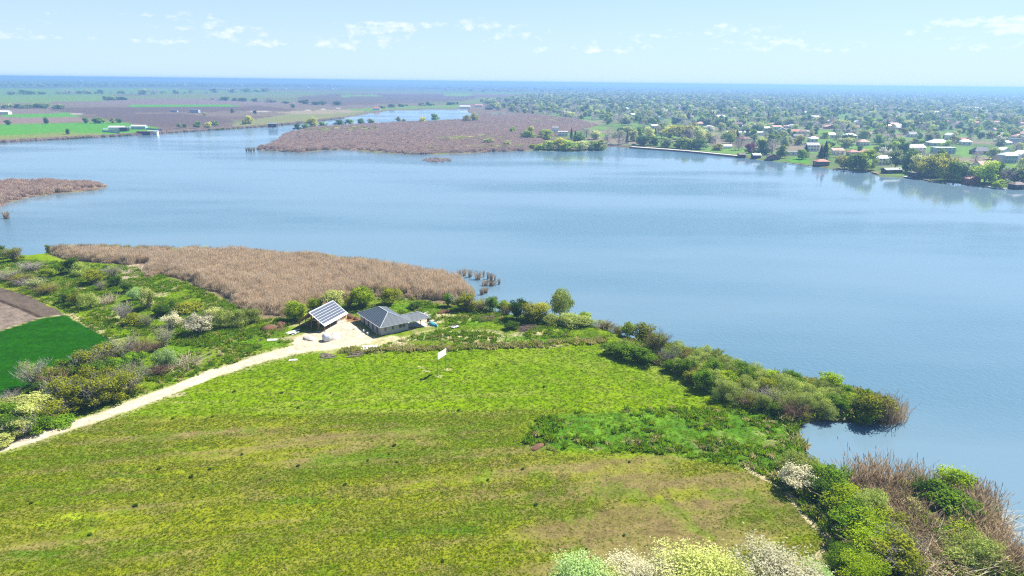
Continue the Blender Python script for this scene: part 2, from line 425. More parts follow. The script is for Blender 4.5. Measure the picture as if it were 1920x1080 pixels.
# track and yard
TRK = wp([(-300, 945), (-100, 880), (0, 847), (100, 815), (200, 783), (311, 741), (400, 706), (480, 680), (560, 660), (610, 652), (660, 645)])
td = dline(x, y, TRK)
half = np.interp(y, [80, 100, 113, 122, 139, 146, 153], [1.45, 1.5, 1.75, 1.8, 2.0, 2.6, 2.6])
tk = half - td + (n2 - 0.5) * 1.0
YARD = wp([(548, 648), (575, 630), (605, 626), (646, 606), (668, 612), (690, 630), (706, 640), (690, 648), (655, 655), (600, 662), (560, 664)])
yd = sdf(x, y, YARD) + (n2 - 0.5) * 1.6
tk = np.maximum(tk, yd)
mixc((1 - sm(0.2, 2.2, -tk)) * 0.5 * (n1 > 0.35), (0.38, 0.34, 0.18))
mixc(sm(-0.25, 0.25, tk), (0.50, 0.43, 0.32)); mixc(sm(-0.1, 0.5, tk) * sm(0.42, 0.66, n1) * 0.6, (0.44, 0.37, 0.26))
mixc(sm(0, 0.3, tk) * (1 - sm(0.1, 0.35, np.abs(td - 0.85))) * 0.35, (0.56, 0.49, 0.37))
# wheel lines across the meadow and disturbed earth at the sign
for ln, w_, c_ in [([(500, 762), (900, 744), (1000, 739)], 0.22, (0.24, 0.24, 0.06)), ([(480, 768), (900, 749), (1010, 743)], 0.2, (0.22, 0.23, 0.05)),
                   ([(320, 760), (440, 757)], 0.15, (0.30, 0.28, 0.09)), ([(680, 640), (800, 612), (850, 605), (930, 590)], 0.5, (0.38, 0.34, 0.15)), ([(700, 652), (760, 635), (830, 620), (880, 603)], 0.4, (0.40, 0.36, 0.18))]:
    mixc((1 - sm(w_ * 0.6, w_ * 1.8, dline(x, y, wp(ln)) + (n2 - 0.5) * 0.5)) * 0.6, c_)
for b in [(822, 709, 8, 2.2), (840, 697, 10, 2.4), (800, 700, 10, 2.2), (790, 693, 9, 2)]:
    blob(*b, (0.50, 0.44, 0.24), 0.85, 0.9)
cls[:] = 0
cls[(lowm > 0.5)] = 1; cls[wh > 0.1] = 2; cls[pl > 0.1] = 3; cls[(rd > 0.5)] = 5; cls[tk > 0] = 4

# far land
fz = (sd_farl > -3) | far_flag | (sd_vill > -3) | (sd_isle > -3) | (sd_spit > -3)
fz &= y > 250
N1 = fbm(x, y, 160, 61); N2 = fbm(x, y, 35, 62); N3 = fbm(x / 5, y, 420, 63); N4 = fbm(x / 6, y, 900, 64)
FC = np.zeros_like(C); FC[:] = (0.13, 0.16, 0.06)
def fm(m, c): FC[:] = FC * (1 - m[:, None]) + np.array(c) * m[:, None]
fm(sm(0.45, 0.5, N3), (0.12, 0.09, 0.075)); fm(sm(0.55, 0.58, N4), (0.10, 0.17, 0.03)); fm(sm(0.60, 0.63, N3), (0.15, 0.12, 0.09))
fm((r_ > 4200) * 1.0, (0.06, 0.085, 0.05)); fm((r_ > 4200) * sm(0.5, 0.6, fbm(x / 8, y, 1600, 66)), (0.10, 0.11, 0.07))
PL = (0.105, 0.078, 0.070); MV = (0.165, 0.125, 0.110); GR = (0.075, 0.23, 0.02); GR2 = (0.12, 0.20, 0.045)
def fp(pts, c, a=1.0, w=0.25):
    p = wp(pts); d = sdf(x, y, p) + (N2 - 0.5) * 10
    fm(sm(-2, 4, d) * a, c)
fp([(-400, 196), (-400, 180), (190, 180), (205, 189), (66, 193), (0, 193)], GR2)
fp([(-400, 168), (0, 165), (330, 166), (420, 172), (300, 178), (-400, 180)], (0.11, 0.19, 0.05))
fp([(200, 191), (207, 185), (383, 186), (567, 193), (640, 197), (433, 196), (240, 197), (66, 198)], MV)
fp([(243, 197), (433, 197), (455, 200), (240, 203)], GR)
fp([(100, 203), (330, 201), (490, 199), (570, 207), (340, 211), (160, 215), (80, 212)], PL)
fp([(-300, 226), (-300, 210), (60, 205), (140, 212), (150, 218), (0, 222)], MV, 0.9)
fp([(0, 215), (130, 212), (150, 219), (0, 221)], GR)
fp([(-300, 235), (-300, 224), (0, 222), (150, 219), (163, 229), (0, 234)], (0.19, 0.135, 0.115))
fp([(175, 216), (340, 212.5), (395, 220), (450, 229), (395, 235), (300, 239), (195, 224)], PL)
fp([(-500, 252), (-500, 236), (0, 234), (160, 230), (230, 230), (300, 241), (290, 246), (210, 254), (140, 257), (0, 262), (-500, 268)], GR)
fp([(-500, 275), (-500, 257), (0, 254), (120, 250), (190, 250), (200, 255), (140, 259), (0, 266)], (0.16, 0.19, 0.05))
fp([(450, 229), (540, 214), (640, 207), (690, 210), (640, 221), (545, 232), (480, 238), (430, 238)], (0.17, 0.18, 0.075))
fp([(500, 213), (560, 208), (640, 206), (690, 209), (620, 214)], (0.24, 0.20, 0.13))
fp([(555, 182), (640, 176), (880, 177), (900, 182), (870, 190), (640, 198), (560, 190)], PL, 0.9)
fp([(640, 178), (700, 177), (720, 181), (640, 182)], GR2); fp([(830, 176), (880, 175), (890, 180), (835, 181)], GR2)
fp([(640, 206), (690, 203), (800, 198), (850, 196), (880, 198), (853, 203), (780, 204), (733, 205), (692, 210)], GR2)
wl_ = wp([(66, 217), (180, 213), (330, 211.5), (560, 208.5), (640, 203)])
fm((1 - sm(2, 6, dline(x, y, wl_))) * 0.9, (0.38, 0.34, 0.28))
vz = sm(-5, 20, np.maximum(sd_vill, 0) - 0) * ((sd_vill > 0) | (far_flag & (x > np.interp(y, [900, 1200, 3000, 9000], [-40, -60, 0, 200]))))
fm(vz, (0.10, 0.15, 0.05)); fm(vz * sm(0.45, 0.6, N2), (0.12, 0.22, 0.045)); fm(vz * sm(0.55, 0.68, fbm(x, y, 60, 71)), (0.20, 0.165, 0.12))
fp([(1150, 232), (1240, 222), (1310, 222), (1300, 232), (1180, 237)], GR2)
fp([(1465, 303), (1480, 296), (1515, 296), (1525, 302), (1520, 309)], GR, 0.9)
fp([(1800, 310), (1880, 305), (1960, 310), (1940, 320), (1830, 318)], GR2)
MARSH = wp([(478, 280), (510, 271), (530, 254), (580, 242), (700, 234), (860, 227), (905, 215), (1000, 217), (1070, 223), (1120, 236), (1080, 247), (1040, 256), (1000, 270), (990, 282), (907, 285), (773, 289), (640, 279), (560, 285)])
ms_ = sm(-3, 3, np.maximum(sdf(x, y, MARSH), sd_spit))
fm(ms_, (0.190, 0.125, 0.105)); fm(ms_ * sm(0.5, 0.65, N2), (0.24, 0.17, 0.135))
for p_ in [[(600, 247), (690, 241), (720, 246), (640, 252)], [(810, 262), (920, 256), (940, 262), (850, 266)], [(990, 227), (1040, 224), (1060, 229), (1000, 231)]]:
    fp(p_, (0.17, 0.20, 0.06), 0.8)
C[fz] = FC[fz]
cls[fz] = 6; cls[fz & (ms_ > 0.5)] = 7
cls[(cls == 6) & (vz > 0.5)] = 8
# small extra ponds in the marsh
for p_ in [[(905, 217.5), (935, 216), (966, 217), (960, 219), (910, 219)], [(966, 258), (975, 255), (990, 255), (988, 259), (970, 260)], [(858, 230), (868, 227), (874, 229), (866, 231)]]:
    q = sdf(x, y, wp(p_)); z = np.where(q > -2, np.minimum(z, -0.45 - 0.1 * np.clip(q, -1, 3)), z)
# wet, dark margin (mud) and relief
mud = (sd > -0.5) & (sd < 1.6)
C[mud] = C[mud] * 0.4 + np.array((0.10, 0.075, 0.05)) * 0.6
near_ = r_ < 300
z = z + np.where(near_ & (sd > 1), lu * (fbm(x, y, 2.4, 81, 3) - 0.45) * 0.9 + wm_ * (fbm(x, y, 5, 82, 3) - 0.5) * 0.7 + (cls == 1) * (st3 - 0.5) * 0.10, 0)
C *= (0.88 + 0.24 * n4[:, None])
V = np.stack([x, y, z], 1)
idx = np.arange(nr * nc).reshape(nr, nc)
Q = np.stack([idx[:-1, :-1], idx[:-1, 1:], idx[1:, 1:], idx[1:, :-1]], -1).reshape(-1, 4)[:, ::-1]
keep = ~((sd[Q] < -5).all(1)) | (r_[Q].max(1) < 60)
Q = Q[keep]


def land_mat():
    m = bpy.data.materials.new('land'); m.use_nodes = True
    t = m.node_tree; n = t.nodes; L = t.links; p = n['Principled BSDF']
    p.inputs['Roughness'].default_value = 1.0; p.inputs['Specular IOR Level'].default_value = 0.0
    at = nd('ShaderNodeVertexColor', n, layer_name='col')
    ge = nd('ShaderNodeNewGeometry', n)
    def noise(sc, det, ro=0.6):
        z_ = nd('ShaderNodeTexNoise', n); z_.inputs['Scale'].default_value = sc; z_.inputs['Detail'].default_value = det
        z_.inputs['Roughness'].default_value = ro
        L.new(ge.outputs['Position'], z_.inputs['Vector']); return z_.outputs['Fac']
    a = noise(2.6, 5, 0.75); b = noise(0.55, 4)
    mr = nd('ShaderNodeMapRange', n); mr.inputs['From Min'].default_value = 0.36; mr.inputs['From Max'].default_value = 0.66
    mr.inputs['To Min'].default_value = 0.68; mr.inputs['To Max'].default_value = 1.30
    L.new(a, mr.inputs['Value'])
    mr2 = nd('ShaderNodeMapRange', n); mr2.inputs['From Min'].default_value = 0.3; mr2.inputs['From Max'].default_value = 0.7
    mr2.inputs['To Min'].default_value = 0.82; mr2.inputs['To Max'].default_value = 1.18
    L.new(b, mr2.inputs['Value'])
    mu = nd('ShaderNodeMath', n, operation='MULTIPLY'); L.new(mr.outputs[0], mu.inputs[0]); L.new(mr2.outputs[0], mu.inputs[1])
    hs = nd('ShaderNodeHueSaturation', n); L.new(at.outputs[0], hs.inputs['Color']); L.new(mu.outputs[0], hs.inputs['Value'])
    L.new(hs.outputs[0], p.inputs['Base Color'])
    bp = nd('ShaderNodeBump', n); bp.inputs['Strength'].default_value = 0.7; bp.inputs['Distance'].default_value = 0.16
    L.new(a, bp.inputs['Height']); L.new(bp.outputs[0], p.inputs['Normal'])
    return m


LAND = land_mat()
fcls = np.sort(cls[Q], 1)[:, 2]
NAMES = [('meadow', 'bright green meadow sloping to the lake with wild grass round the houses', 'meadow'),
         ('field', 'thin young crop field with bare brown streaks along the bottom of the view', 'field'),
         ('wheat_field', 'smooth dark green wheat field at the left edge', 'field'),
         ('ploughed_ground', 'ploughed brown ground above the dark green wheat', 'field'),
         ('dirt_road', 'pale dusty dirt road leading up to the yard of the two houses', 'road'),
         ('reed_ground', 'bare muddy ground under the near reed bed', 'ground'),
         ('plain', 'flat farmland in green and plum strips beyond the lake', 'farmland'),
         ('marsh_ground', 'low marshy ground under the reeds in the lake', 'ground'),
         ('village_ground', 'gardens and green ground between the village houses', 'ground')]
for k, (nm, lb, ct) in enumerate(NAMES):
    q = Q[fcls == k]
    if not len(q): continue
    u, inv = np.unique(q, return_inverse=True)
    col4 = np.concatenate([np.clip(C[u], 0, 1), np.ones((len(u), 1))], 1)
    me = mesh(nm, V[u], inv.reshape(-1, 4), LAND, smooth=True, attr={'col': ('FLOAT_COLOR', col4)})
    tag(obj(nm, me), lb, ct, kind='structure')


def ground_z(px_, py_):
    """height of the ground sheet at world x, y (nearest grid vertex)"""
    a = math.degrees(math.atan2(px_, py_)); d = math.degrees(math.atan(HC / math.hypot(px_, py_)))
    j = int(np.argmin(abs(az_ - a))); i = int(np.argmin(abs(dep - d)))
    return float(z[i * nc + j])


# ------------------------------------------------------------------ water
def water_mat():
    m = bpy.data.materials.new('lake_water'); m.use_nodes = True
    t = m.node_tree; n = t.nodes; L = t.links; p = n['Principled BSDF']
    p.inputs['IOR'].default_value = 1.33
    ge = nd('ShaderNodeNewGeometry', n)
    mp = nd('ShaderNodeMapping', n); mp.inputs['Scale'].default_value = (0.004, 0.013, 1); mp.inputs['Rotation'].default_value = (0, 0, 0.25)
    L.new(ge.outputs['Position'], mp.inputs['Vector'])
    pa = nd('ShaderNodeTexNoise', n); pa.inputs['Scale'].default_value = 1; pa.inputs['Detail'].default_value = 5; L.new(mp.outputs[0], pa.inputs['Vector'])
    mr = nd('ShaderNodeMapRange', n); mr.inputs['From Min'].default_value = 0.42; mr.inputs['From Max'].default_value = 0.60
    mr.inputs['To Min'].default_value = 0.10; mr.inputs['To Max'].default_value = 1.0
    L.new(pa.outputs['Fac'], mr.inputs['Value'])
    w1 = nd('ShaderNodeTexNoise', n); w1.inputs['Scale'].default_value = 1.1; w1.inputs['Detail'].default_value = 4
    L.new(ge.outputs['Position'], w1.inputs['Vector'])
    bp = nd('ShaderNodeBump', n); bp.inputs['Distance'].default_value = 0.16
    sc = nd('ShaderNodeMath', n, operation='MULTIPLY'); sc.inputs[1].default_value = 1.0; L.new(mr.outputs[0], sc.inputs[0])
    L.new(sc.outputs[0], bp.inputs['Strength'])
    L.new(w1.outputs['Fac'], bp.inputs['Height']); L.new(bp.outputs[0], p.inputs['Normal'])
    r = nd('ShaderNodeMapRange', n); r.inputs['To Min'].default_value = 0.03; r.inputs['To Max'].default_value = 0.16
    L.new(mr.outputs[0], r.inputs['Value']); L.new(r.outputs[0], p.inputs['Roughness'])
    mxc = nd('ShaderNodeMix', n, data_type='RGBA')          # pale sheen of the calm streaks, painted into the base colour
    mxc.inputs[6].default_value = (0.135, 0.215, 0.275, 1); mxc.inputs[7].default_value = (0.086, 0.166, 0.228, 1)
    L.new(mr.outputs[0], mxc.inputs[0]); L.new(mxc.outputs[2], p.inputs['Base Color'])
    return m


WATER_Z = -0.40
lake = MB().poly([(-1400, -150, WATER_Z), (1300, -150, WATER_Z), (1300, 1700, WATER_Z), (-1400, 1700, WATER_Z)]).build('lake_water', water_mat())
tag(lake, 'calm pale blue lake between the meadow and the far village', 'lake', kind='structure')

# ------------------------------------------------------------------ haze
hz = bpy.data.materials.new('haze'); hz.use_nodes = True
hn = hz.node_tree.nodes; hn.clear()
pv = nd('ShaderNodeVolumePrincipled', hn); pv.inputs['Density'].default_value = 1 / 3900.0; pv.inputs['Color'].default_value = (0.27, 0.48, 0.84, 1)
pv.inputs['Anisotropy'].default_value = 0.25
ho = nd('ShaderNodeOutputMaterial', hn); hz.node_tree.links.new(pv.outputs[0], ho.inputs['Volume'])
hb = MB().box(-33000, 33000, -400, 33000, -4, 64).build('haze', hz)
tag(hb, 'thin blue haze over the lake and plain', 'haze', kind='stuff')
try: hz.cycles.homogeneous_volume = True
except Exception: pass
# ------------------------------------------------------------------ building materials
M_ROOFTILE = mat('roof_sheet', (0.090, 0.112, 0.135), 0.42, spec=0.5)
M_ROOFCAP = mat('roof_cap', (0.42, 0.45, 0.48), 0.4)
M_BLOCK = mat('block_wall', (0.40, 0.385, 0.38), 0.9, noise=3, amount=0.15)
M_PIER = mat('raw_brick', (0.36, 0.25, 0.21), 0.9, noise=4, amount=0.2)
M_CONC = mat('concrete', (0.52, 0.49, 0.45), 0.9, noise=1.5, amount=0.15)
M_DARK = mat('dark_inside', (0.03, 0.03, 0.035), 0.9)
M_GLASS = mat('window_glass', (0.05, 0.065, 0.075), 0.12, spec=0.6)
M_FRAME = mat('window_frame', (0.60, 0.58, 0.52), 0.6)
M_WOOD = mat('timber', (0.27, 0.155, 0.085), 0.8, noise=4)
M_WOODLT = mat('new_board', (0.58, 0.42, 0.20), 0.75, noise=3, amount=0.15)
M_WHITE = mat('white_paint', (0.80, 0.79, 0.77), 0.5)
M_WHITEM = mat('white_sheet', (0.62, 0.64, 0.68), 0.35, spec=0.5)
M_PANEL = mat('solar_cells', (0.050, 0.068, 0.105), 0.25, spec=0.5)
M_STEEL = mat('grey_steel', (0.30, 0.31, 0.33), 0.5, metallic=0.4)
M_TURQ = mat('turquoise_paint', (0.06, 0.33, 0.40), 0.45)
M_SOIL = mat('dug_soil', (0.14, 0.075, 0.045), 0.95, noise=2, bump=1.0, amount=0.5)
M_GRAVEL = mat('gravel', (0.46, 0.42, 0.37), 0.95, noise=5, bump=0.8, amount=0.3)
M_PLASTIC = mat('pale_plastic', (0.70, 0.71, 0.72), 0.5)
M_TARP = mat('woven_bag', (0.55, 0.57, 0.62), 0.7, noise=2, amount=0.1)
M_RED = mat('red_tile', (0.42, 0.16, 0.11), 0.7, noise=1, amount=0.2)
M_PINK = mat('pale_red_tile', (0.50, 0.27, 0.21), 0.7, noise=1, amount=0.2)
M_BROWNR = mat('brown_tile', (0.14, 0.085, 0.08), 0.7)
M_GREYR = mat('grey_tile', (0.20, 0.20, 0.21), 0.6)
M_DKROOF = mat('dark_blue_roof', (0.035, 0.055, 0.07), 0.6)
M_GREENR = mat('dark_green_roof', (0.09, 0.13, 0.105), 0.6)
M_WALLW = mat('white_wall', (0.74, 0.72, 0.68), 0.8)
M_WALLC = mat('cream_wall', (0.62, 0.55, 0.42), 0.8)
M_WALLB = mat('brown_wall', (0.15, 0.095, 0.065), 0.8)
M_WALLD = mat('dark_wall', (0.06, 0.055, 0.055), 0.8)
M_WALLR = mat('brick_red_wall', (0.26, 0.11, 0.08), 0.8)
M_WALLBL = mat('pale_blue_wall', (0.38, 0.48, 0.55), 0.8)


# ------------------------------------------------------------------ hip-roofed house being finished
def local(origin, ax):
    """an Empty whose local x runs along ax"""
    return math.atan2(ax[1], ax[0])


Q0 = g(716, 634); ux = np.array([0.808, 0.589])
house = empty('house', (Q0[0], Q0[1], 0.55), local(Q0, ux), 'low unfinished house with grey hipped sheet roof and pale block walls', 'house')
wlB = MB()
LX, LY, HW = 7.2, 12.4, 2.35
wt = 0.3
# front wall (y=0) with three openings, left wall (x=0) with four, right and back plain with one each
fo = [(0.75, 1.45, 1.0, 2.0), (2.75, 3.40, 1.0, 1.95), (4.7, 6.5, 1.0, 2.0)]
lo_ = [(2.0, 3.0, 0.1, 2.15), (4.5, 5.5, 0.1, 2.15), (7.0, 8.0, 0.1, 2.15), (9.6, 10.6, 0.1, 2.15)]
def wall_x(mb, y0, y1, x0, x1, ops, h):
    c = x0
    for a, b_, z0, z1 in ops:
        mb.box(c, a, y0, y1, 0, h); mb.box(a, b_, y0, y1, 0, z0); mb.box(a, b_, y0, y1, z1, h); c = b_
    mb.box(c, x1, y0, y1, 0, h)
def wall_y(mb, x0, x1, y0, y1, ops, h):
    c = y0
    for a, b_, z0, z1 in ops:
        mb.box(x0, x1, c, a, 0, h); mb.box(x0, x1, a, b_, 0, z0); mb.box(x0, x1, a, b_, z1, h); c = b_
    mb.box(x0, x1, c, y1, 0, h)
wall_x(wlB, 0, wt, 0, LX, fo, HW); wall_x(wlB, LY - wt, LY, 0, LX, [(3, 4, 1, 2)], HW)
wall_y(wlB, 0, wt, wt, LY - wt, lo_, HW); wall_y(wlB, LX - wt, LX, wt, LY - wt, [(1.2, 2.4, 0.1, 2.1), (7, 8.2, 1, 2)], HW)
wlB.build('wall', M_BLOCK, house)
# visible block courses: shallow proud rows on the front and left faces
crs = MB()
for k in range(9):
    z0 = 0.02 + k * 0.26
    for a, b_ in ((0.0, 0.75), (1.45, 2.75), (3.40, 4.7), (6.5, 7.2)):
        xx = a + (k % 2) * 0.1
        while xx < b_ - 0.12:
            crs.box(xx, min(xx + 0.6, b_), -0.02, 0.012, z0, z0 + 0.24); xx += 0.63
    for a, b_ in ((0.3, 2.0), (3.0, 4.5), (5.5, 7.0), (8.0, 9.6), (10.6, 12.2)):
        yy = a + (k % 2) * 0.15
        while yy < b_ - 0.12:
            crs.box(-0.02, 0.012, yy, min(yy + 0.6, b_), z0, z0 + 0.24); yy += 0.63
tag(crs.build('wall_block', M_BLOCK, house), kind='stuff')
for (a, b_, z0, z1) in fo:
    w = MB()
    w.box(a, a + .06, .10, .16, z0, z1).box(b_ - .06, b_, .10, .16, z0, z1).box(a + .06, b_ - .06, .10, .16, z1 - .06, z1).box(a + .06, b_ - .06, .10, .16, z0, z0 + .06)
    if b_ - a > 1: w.box((a + b_) / 2 - .04, (a + b_) / 2 + .04, .10, .16, z0 + .06, z1 - .06)
    f = w.build('window', M_FRAME, house)
    MB().box(a + .06, b_ - .06, .125, .14, z0 + .06, z1 - .06).build('pane', M_GLASS, f)
for (a, b_, z0, z1) in lo_:
    f = MB().box(.10, .16, a, a + .06, z0, z1).box(.10, .16, b_ - .06, b_, z0, z1).box(.10, .16, a + .06, b_ - .06, z1 - .06, z1).build('door', M_FRAME, house)
    MB().box(.12, .14, a + .06, b_ - .06, z0, z1 - .06).build('door_panel', M_GLASS, f)
    MB().box(-.06, .0, a - .28, a - .02, 0, HW - .05).build('pier', M_PIER, house)
MB().box(-0.3, 13.0, -0.3, LY + 0.3, -0.5, -0.02).build('foundation', M_CONC, house)
MB().box(LX, 12.8, -0.2, 4.0, -0.02, 0.22).build('porch_floor', M_CONC, house)
MB().box(LX + 2, LX + 5, -0.9, -0.2, -0.3, 0.10).build('step', M_CONC, house)
# roof: main hip (ridge along y) + a lower hipped wing over the porch
EZ, PT = 2.40, 0.485
x0, x1_, y0, y1_ = -0.6, 7.8, -0.6, 13.0
hw_ = (x1_ - x0) / 2; az1 = EZ + hw_ * PT; xm = (x0 + x1_) / 2
A1 = (xm, y0 + hw_, az1); A2 = (xm, y1_ - hw_, az1)
wy = 4.4; wr = (wy - y0) / 2; wz = EZ + wr * PT; wxe = 13.15; ym = y0 + wr
Rw = (wxe - 2.3, ym, wz); Vw = (x1_ - wr, ym, wz)
planes = {'left': [(x0, y1_, EZ), (x0, y0, EZ), A1, A2],
          'front': [(x0, y0, EZ), (wxe, y0, EZ), Rw, Vw, A1],
          'right': [(x1_, wy, EZ), (x1_, y1_, EZ), A2, A1, Vw],
          'back': [(x1_, y1_, EZ), (x0, y1_, EZ), A2],
          'wing_back': [(wxe, wy, EZ), (x1_, wy, EZ), Vw, Rw],
          'wing_end': [(wxe, y0, EZ), (wxe, wy, EZ), Rw]}
for kx in planes:
    pl_ = planes[kx]
    MB().slab(pl_, 0.07).build('roof', M_ROOFTILE, house)
# stepped sheet courses: low ribs across the slope
def ribs(p0, p1, up, n, half0, half1, name='roof_course'):
    """n ribs parallel to p0-p1 going up by vector up; ends drawn in from each side by half0/half1 (metres over the whole slope)"""
    p0, p1, up = (np.array(q, float) for q in (p0, p1, up)); d = (p1 - p0) / np.linalg.norm(p1 - p0)
    nn = np.cross(p1 - p0, up); nn /= np.linalg.norm(nn); nn = nn if nn[2] > 0 else -nn
    for k in range(n):
        t = (k + 0.5) / n
        a = p0 + up * t + d * (half0 * t + .08) + nn * .012; b_ = p1 + up * t - d * (half1 * t + .08) + nn * .012
        if (b_ - a) @ d < 0.4: continue
        o_ = MB().bar(a, b_, .05, .05).build(name, M_ROOFTILE, house)
ribs((x0, y1_, EZ), (x0, y0, EZ), (hw_, 0, hw_ * PT), 13, hw_, hw_)
ribs((x0, y0, EZ), (x1_, y0, EZ), (0, hw_, hw_ * PT), 13, hw_, hw_)
ribs((x1_ + .05, y0, EZ), (wxe, y0, EZ), (0, wr, wr * PT), 8, 0, 2.3)
for a, b_ in (((x0, y0, EZ), A1), (A1, A2), ((x0, y1_, EZ), A2), ((x1_, y1_, EZ), A2), (A1, Vw), (Vw, Rw), (Rw, (wxe, y0, EZ)), (Rw, (wxe, wy, EZ))):
    MB().bar(np.array(a) + (0, 0, .035), np.array(b_) + (0, 0, .035), .16, .07).build('ridge_cap', M_ROOFCAP, house)
MB().bar((x0 - .06, y1_, EZ - .06), (x0 - .06, y0, EZ - .06), .1).bar((x0, y0 - .06, EZ - .06), (wxe, y0 - .06, EZ - .06), .1).bar((wxe + .06, y0, EZ - .06), (wxe + .06, wy, EZ - .06), .1).build('gutter', M_ROOFCAP, house)
for px_, py_ in ((8.6, -0.1), (10.7, -0.1), (12.7, -0.1), (12.7, 3.9), (10.0, 3.9)):
    MB().box(px_ - .07, px_ + .07, py_ - .07, py_ + .07, 0.22, EZ - 0.07).build('post', M_WOOD, house)

# ------------------------------------------------------------------ open timber barn with solar roof
P0 = g(610, 627); ax = np.array([0.331, 0.9436])
barn = empty('barn', (P0[0], P0[1], 0.55), local(P0, ax), 'open timber barn with solar panels on its sunny roof slope', 'barn')
# local x = along the ridge, local y = to the left (away from the sun)
GW, EZr, RZ, LE, LZ = 4.0, 1.75, 4.75, 8.3, 1.25
xa, xb = -0.45, 10.0
sl_r = [(xa, -0.35, EZr), (xb, -0.35, EZr), (xb, GW, RZ), (xa, GW, RZ)]
MB().slab(sl_r, 0.06).build('roof', M_WHITEM, barn)
tag(MB().slab([(xa, GW + .02, RZ), (xb, GW + .02, RZ), (xb, LE, LZ), (xa, LE, LZ)], 0.08).build('roof', M_WOOD, barn), 'bare brown timber roof slope')
MB().bar((xa, GW, RZ + .03), (xb, GW, RZ + .03), .22, .06).build('ridge_cap', M_WHITEM, barn)
MB().box(-0.1, 9.9, -0.1, 8.0, -0.4, 0.05).build('floor_slab', M_CONC, barn)
MB().box(0, 9.0, -0.12, 0.08, 0.05, 0.45).build('plinth', M_CONC, barn)
ws = MB().box(7.1, 9.9, 0.10, 0.22, 0.47, 1.75).build('board_wall', M_WOODLT, barn)
MB().box(9.78, 9.9, 0.22, 7.8, 0.05, 1.75).build('end_wall', M_WOODLT, barn)
MB().box(5.6, 7.05, 0.10, 0.20, 0.47, 1.4).build('board_wall', M_WHITE, barn)
for xx in (0.1, 2.6, 5.1):
    MB().box(xx, xx + .14, .09, .23, .45, EZr + .1).build('post', M_WOOD, barn)
    MB().box(xx, xx + .14, GW - .07, GW + .07, .05, RZ - .2).build('post', M_WOOD, barn)
    MB().box(xx, xx + .14, 7.4, 7.54, .05, LZ + .42).build('post', M_WOOD, barn)
    MB().box(xx, xx + .14, 1.9, 2.04, .05, 3.15).build('post', M_WOOD, barn)
sr_ = np.array([0, GW + .35, RZ - EZr]); 
for k in range(9):
    xx = xa + .15 + k * (xb - xa - .3) / 8
    MB().bar((xx, -.3, EZr - .13), (xx, GW, RZ - .16), .08, .13).build('rafter', M_WOOD, barn)
    MB().bar((xx, GW + .05, RZ - .18), (xx, LE - .05, LZ - .15), .08, .13).build('rafter', M_WOOD, barn)
MB().bar((xa + .1, 1.9, 2.95), (xa + .1, 6.2, 2.95), .1, .16).build('tie_beam', M_WOOD, barn)
# 8 x 6 panels
nrm = np.cross((1, 0, 0), sr_ / np.linalg.norm(sr_)); nrm = nrm if nrm[2] > 0 else -nrm
su_ = sr_ / np.linalg.norm(sr_); slen = np.linalg.norm(sr_)
pw, ph = (xb - xa - .35) / 8, (slen - .85) / 6
pm = None
for i in range(8):
    for j in range(6):
        o_ = np.array((xa + .18 + i * pw, -.35, EZr)) + su_ * (.72 + j * ph) + nrm * .05
        if pm is None:
            q = [np.array((.03, 0, 0)) + su_ * .05, np.array((pw - .03, 0, 0)) + su_ * .05, np.array((pw - .03, 0, 0)) + su_ * (ph - .05), np.array((.03, 0, 0)) + su_ * (ph - .05)]
            pm = MB().slab(q, .035).mesh('solar_panel', M_PANEL)
        obj('solar_panel', pm, barn, tuple(o_))

# ------------------------------------------------------------------ sign
s1, s2 = g(821, 709), g(836, 699); s1[2] = s2[2] = 0.45
sd_ = (s2 - s1); sl_ = np.linalg.norm(sd_); sa = math.atan2(sd_[1], sd_[0])
sign = empty('sign', tuple(s1), sa, 'white rectangular board on two thin posts standing in the meadow', 'sign')
for xx in (0, sl_):
    MB().box(xx - .05, xx + .05, -.05, .05, -.3, 5.2).build('post', M_STEEL, sign)
MB().box(-.05, sl_ + .12, -.10, -.055, 3.75, 5.2).build('panel', M_WHITE, sign)
MB().box(0, sl_, -.05, -.01, 3.85, 3.92).box(0, sl_, -.05, -.01, 5.02, 5.09).build('rail', M_STEEL, sign)


# ------------------------------------------------------------------ building-site clutter
def heap(px, py, w, h, m, name, label, cat, d=None, seed=0, group=None):
    p = g(px, py); rn = np.random.default_rng(seed + 5); k, rings = 16, 6; v = []; f = []
    d = d or w * .7
    for i in range(rings + 1):
        t = i / rings
        for j in range(k):
            a = 2 * math.pi * j / k; rr = (1 - t) ** .8 * (1 + .35 * (rn.random() - .5)) + .02
            v.append((w / 2 * rr * math.cos(a), d / 2 * rr * math.sin(a), h * (1 - (1 - t) ** 1.7) * (1 + .3 * (rn.random() - .5)) - (.15 if i == 0 else 0)))
    for i in range(rings):
        for j in range(k):
            f.append([i * k + j, i * k + (j + 1) % k, (i + 1) * k + (j + 1) % k, (i + 1) * k + j])
    f.append([rings * k + j for j in range(k)])
    o = obj(name, mesh(name, v, f, m, smooth=True), loc=(p[0], p[1], ground_z(p[0], p[1])))
    o.rotation_euler.z = rn.random() * 3
    return tag(o, label, cat, group)


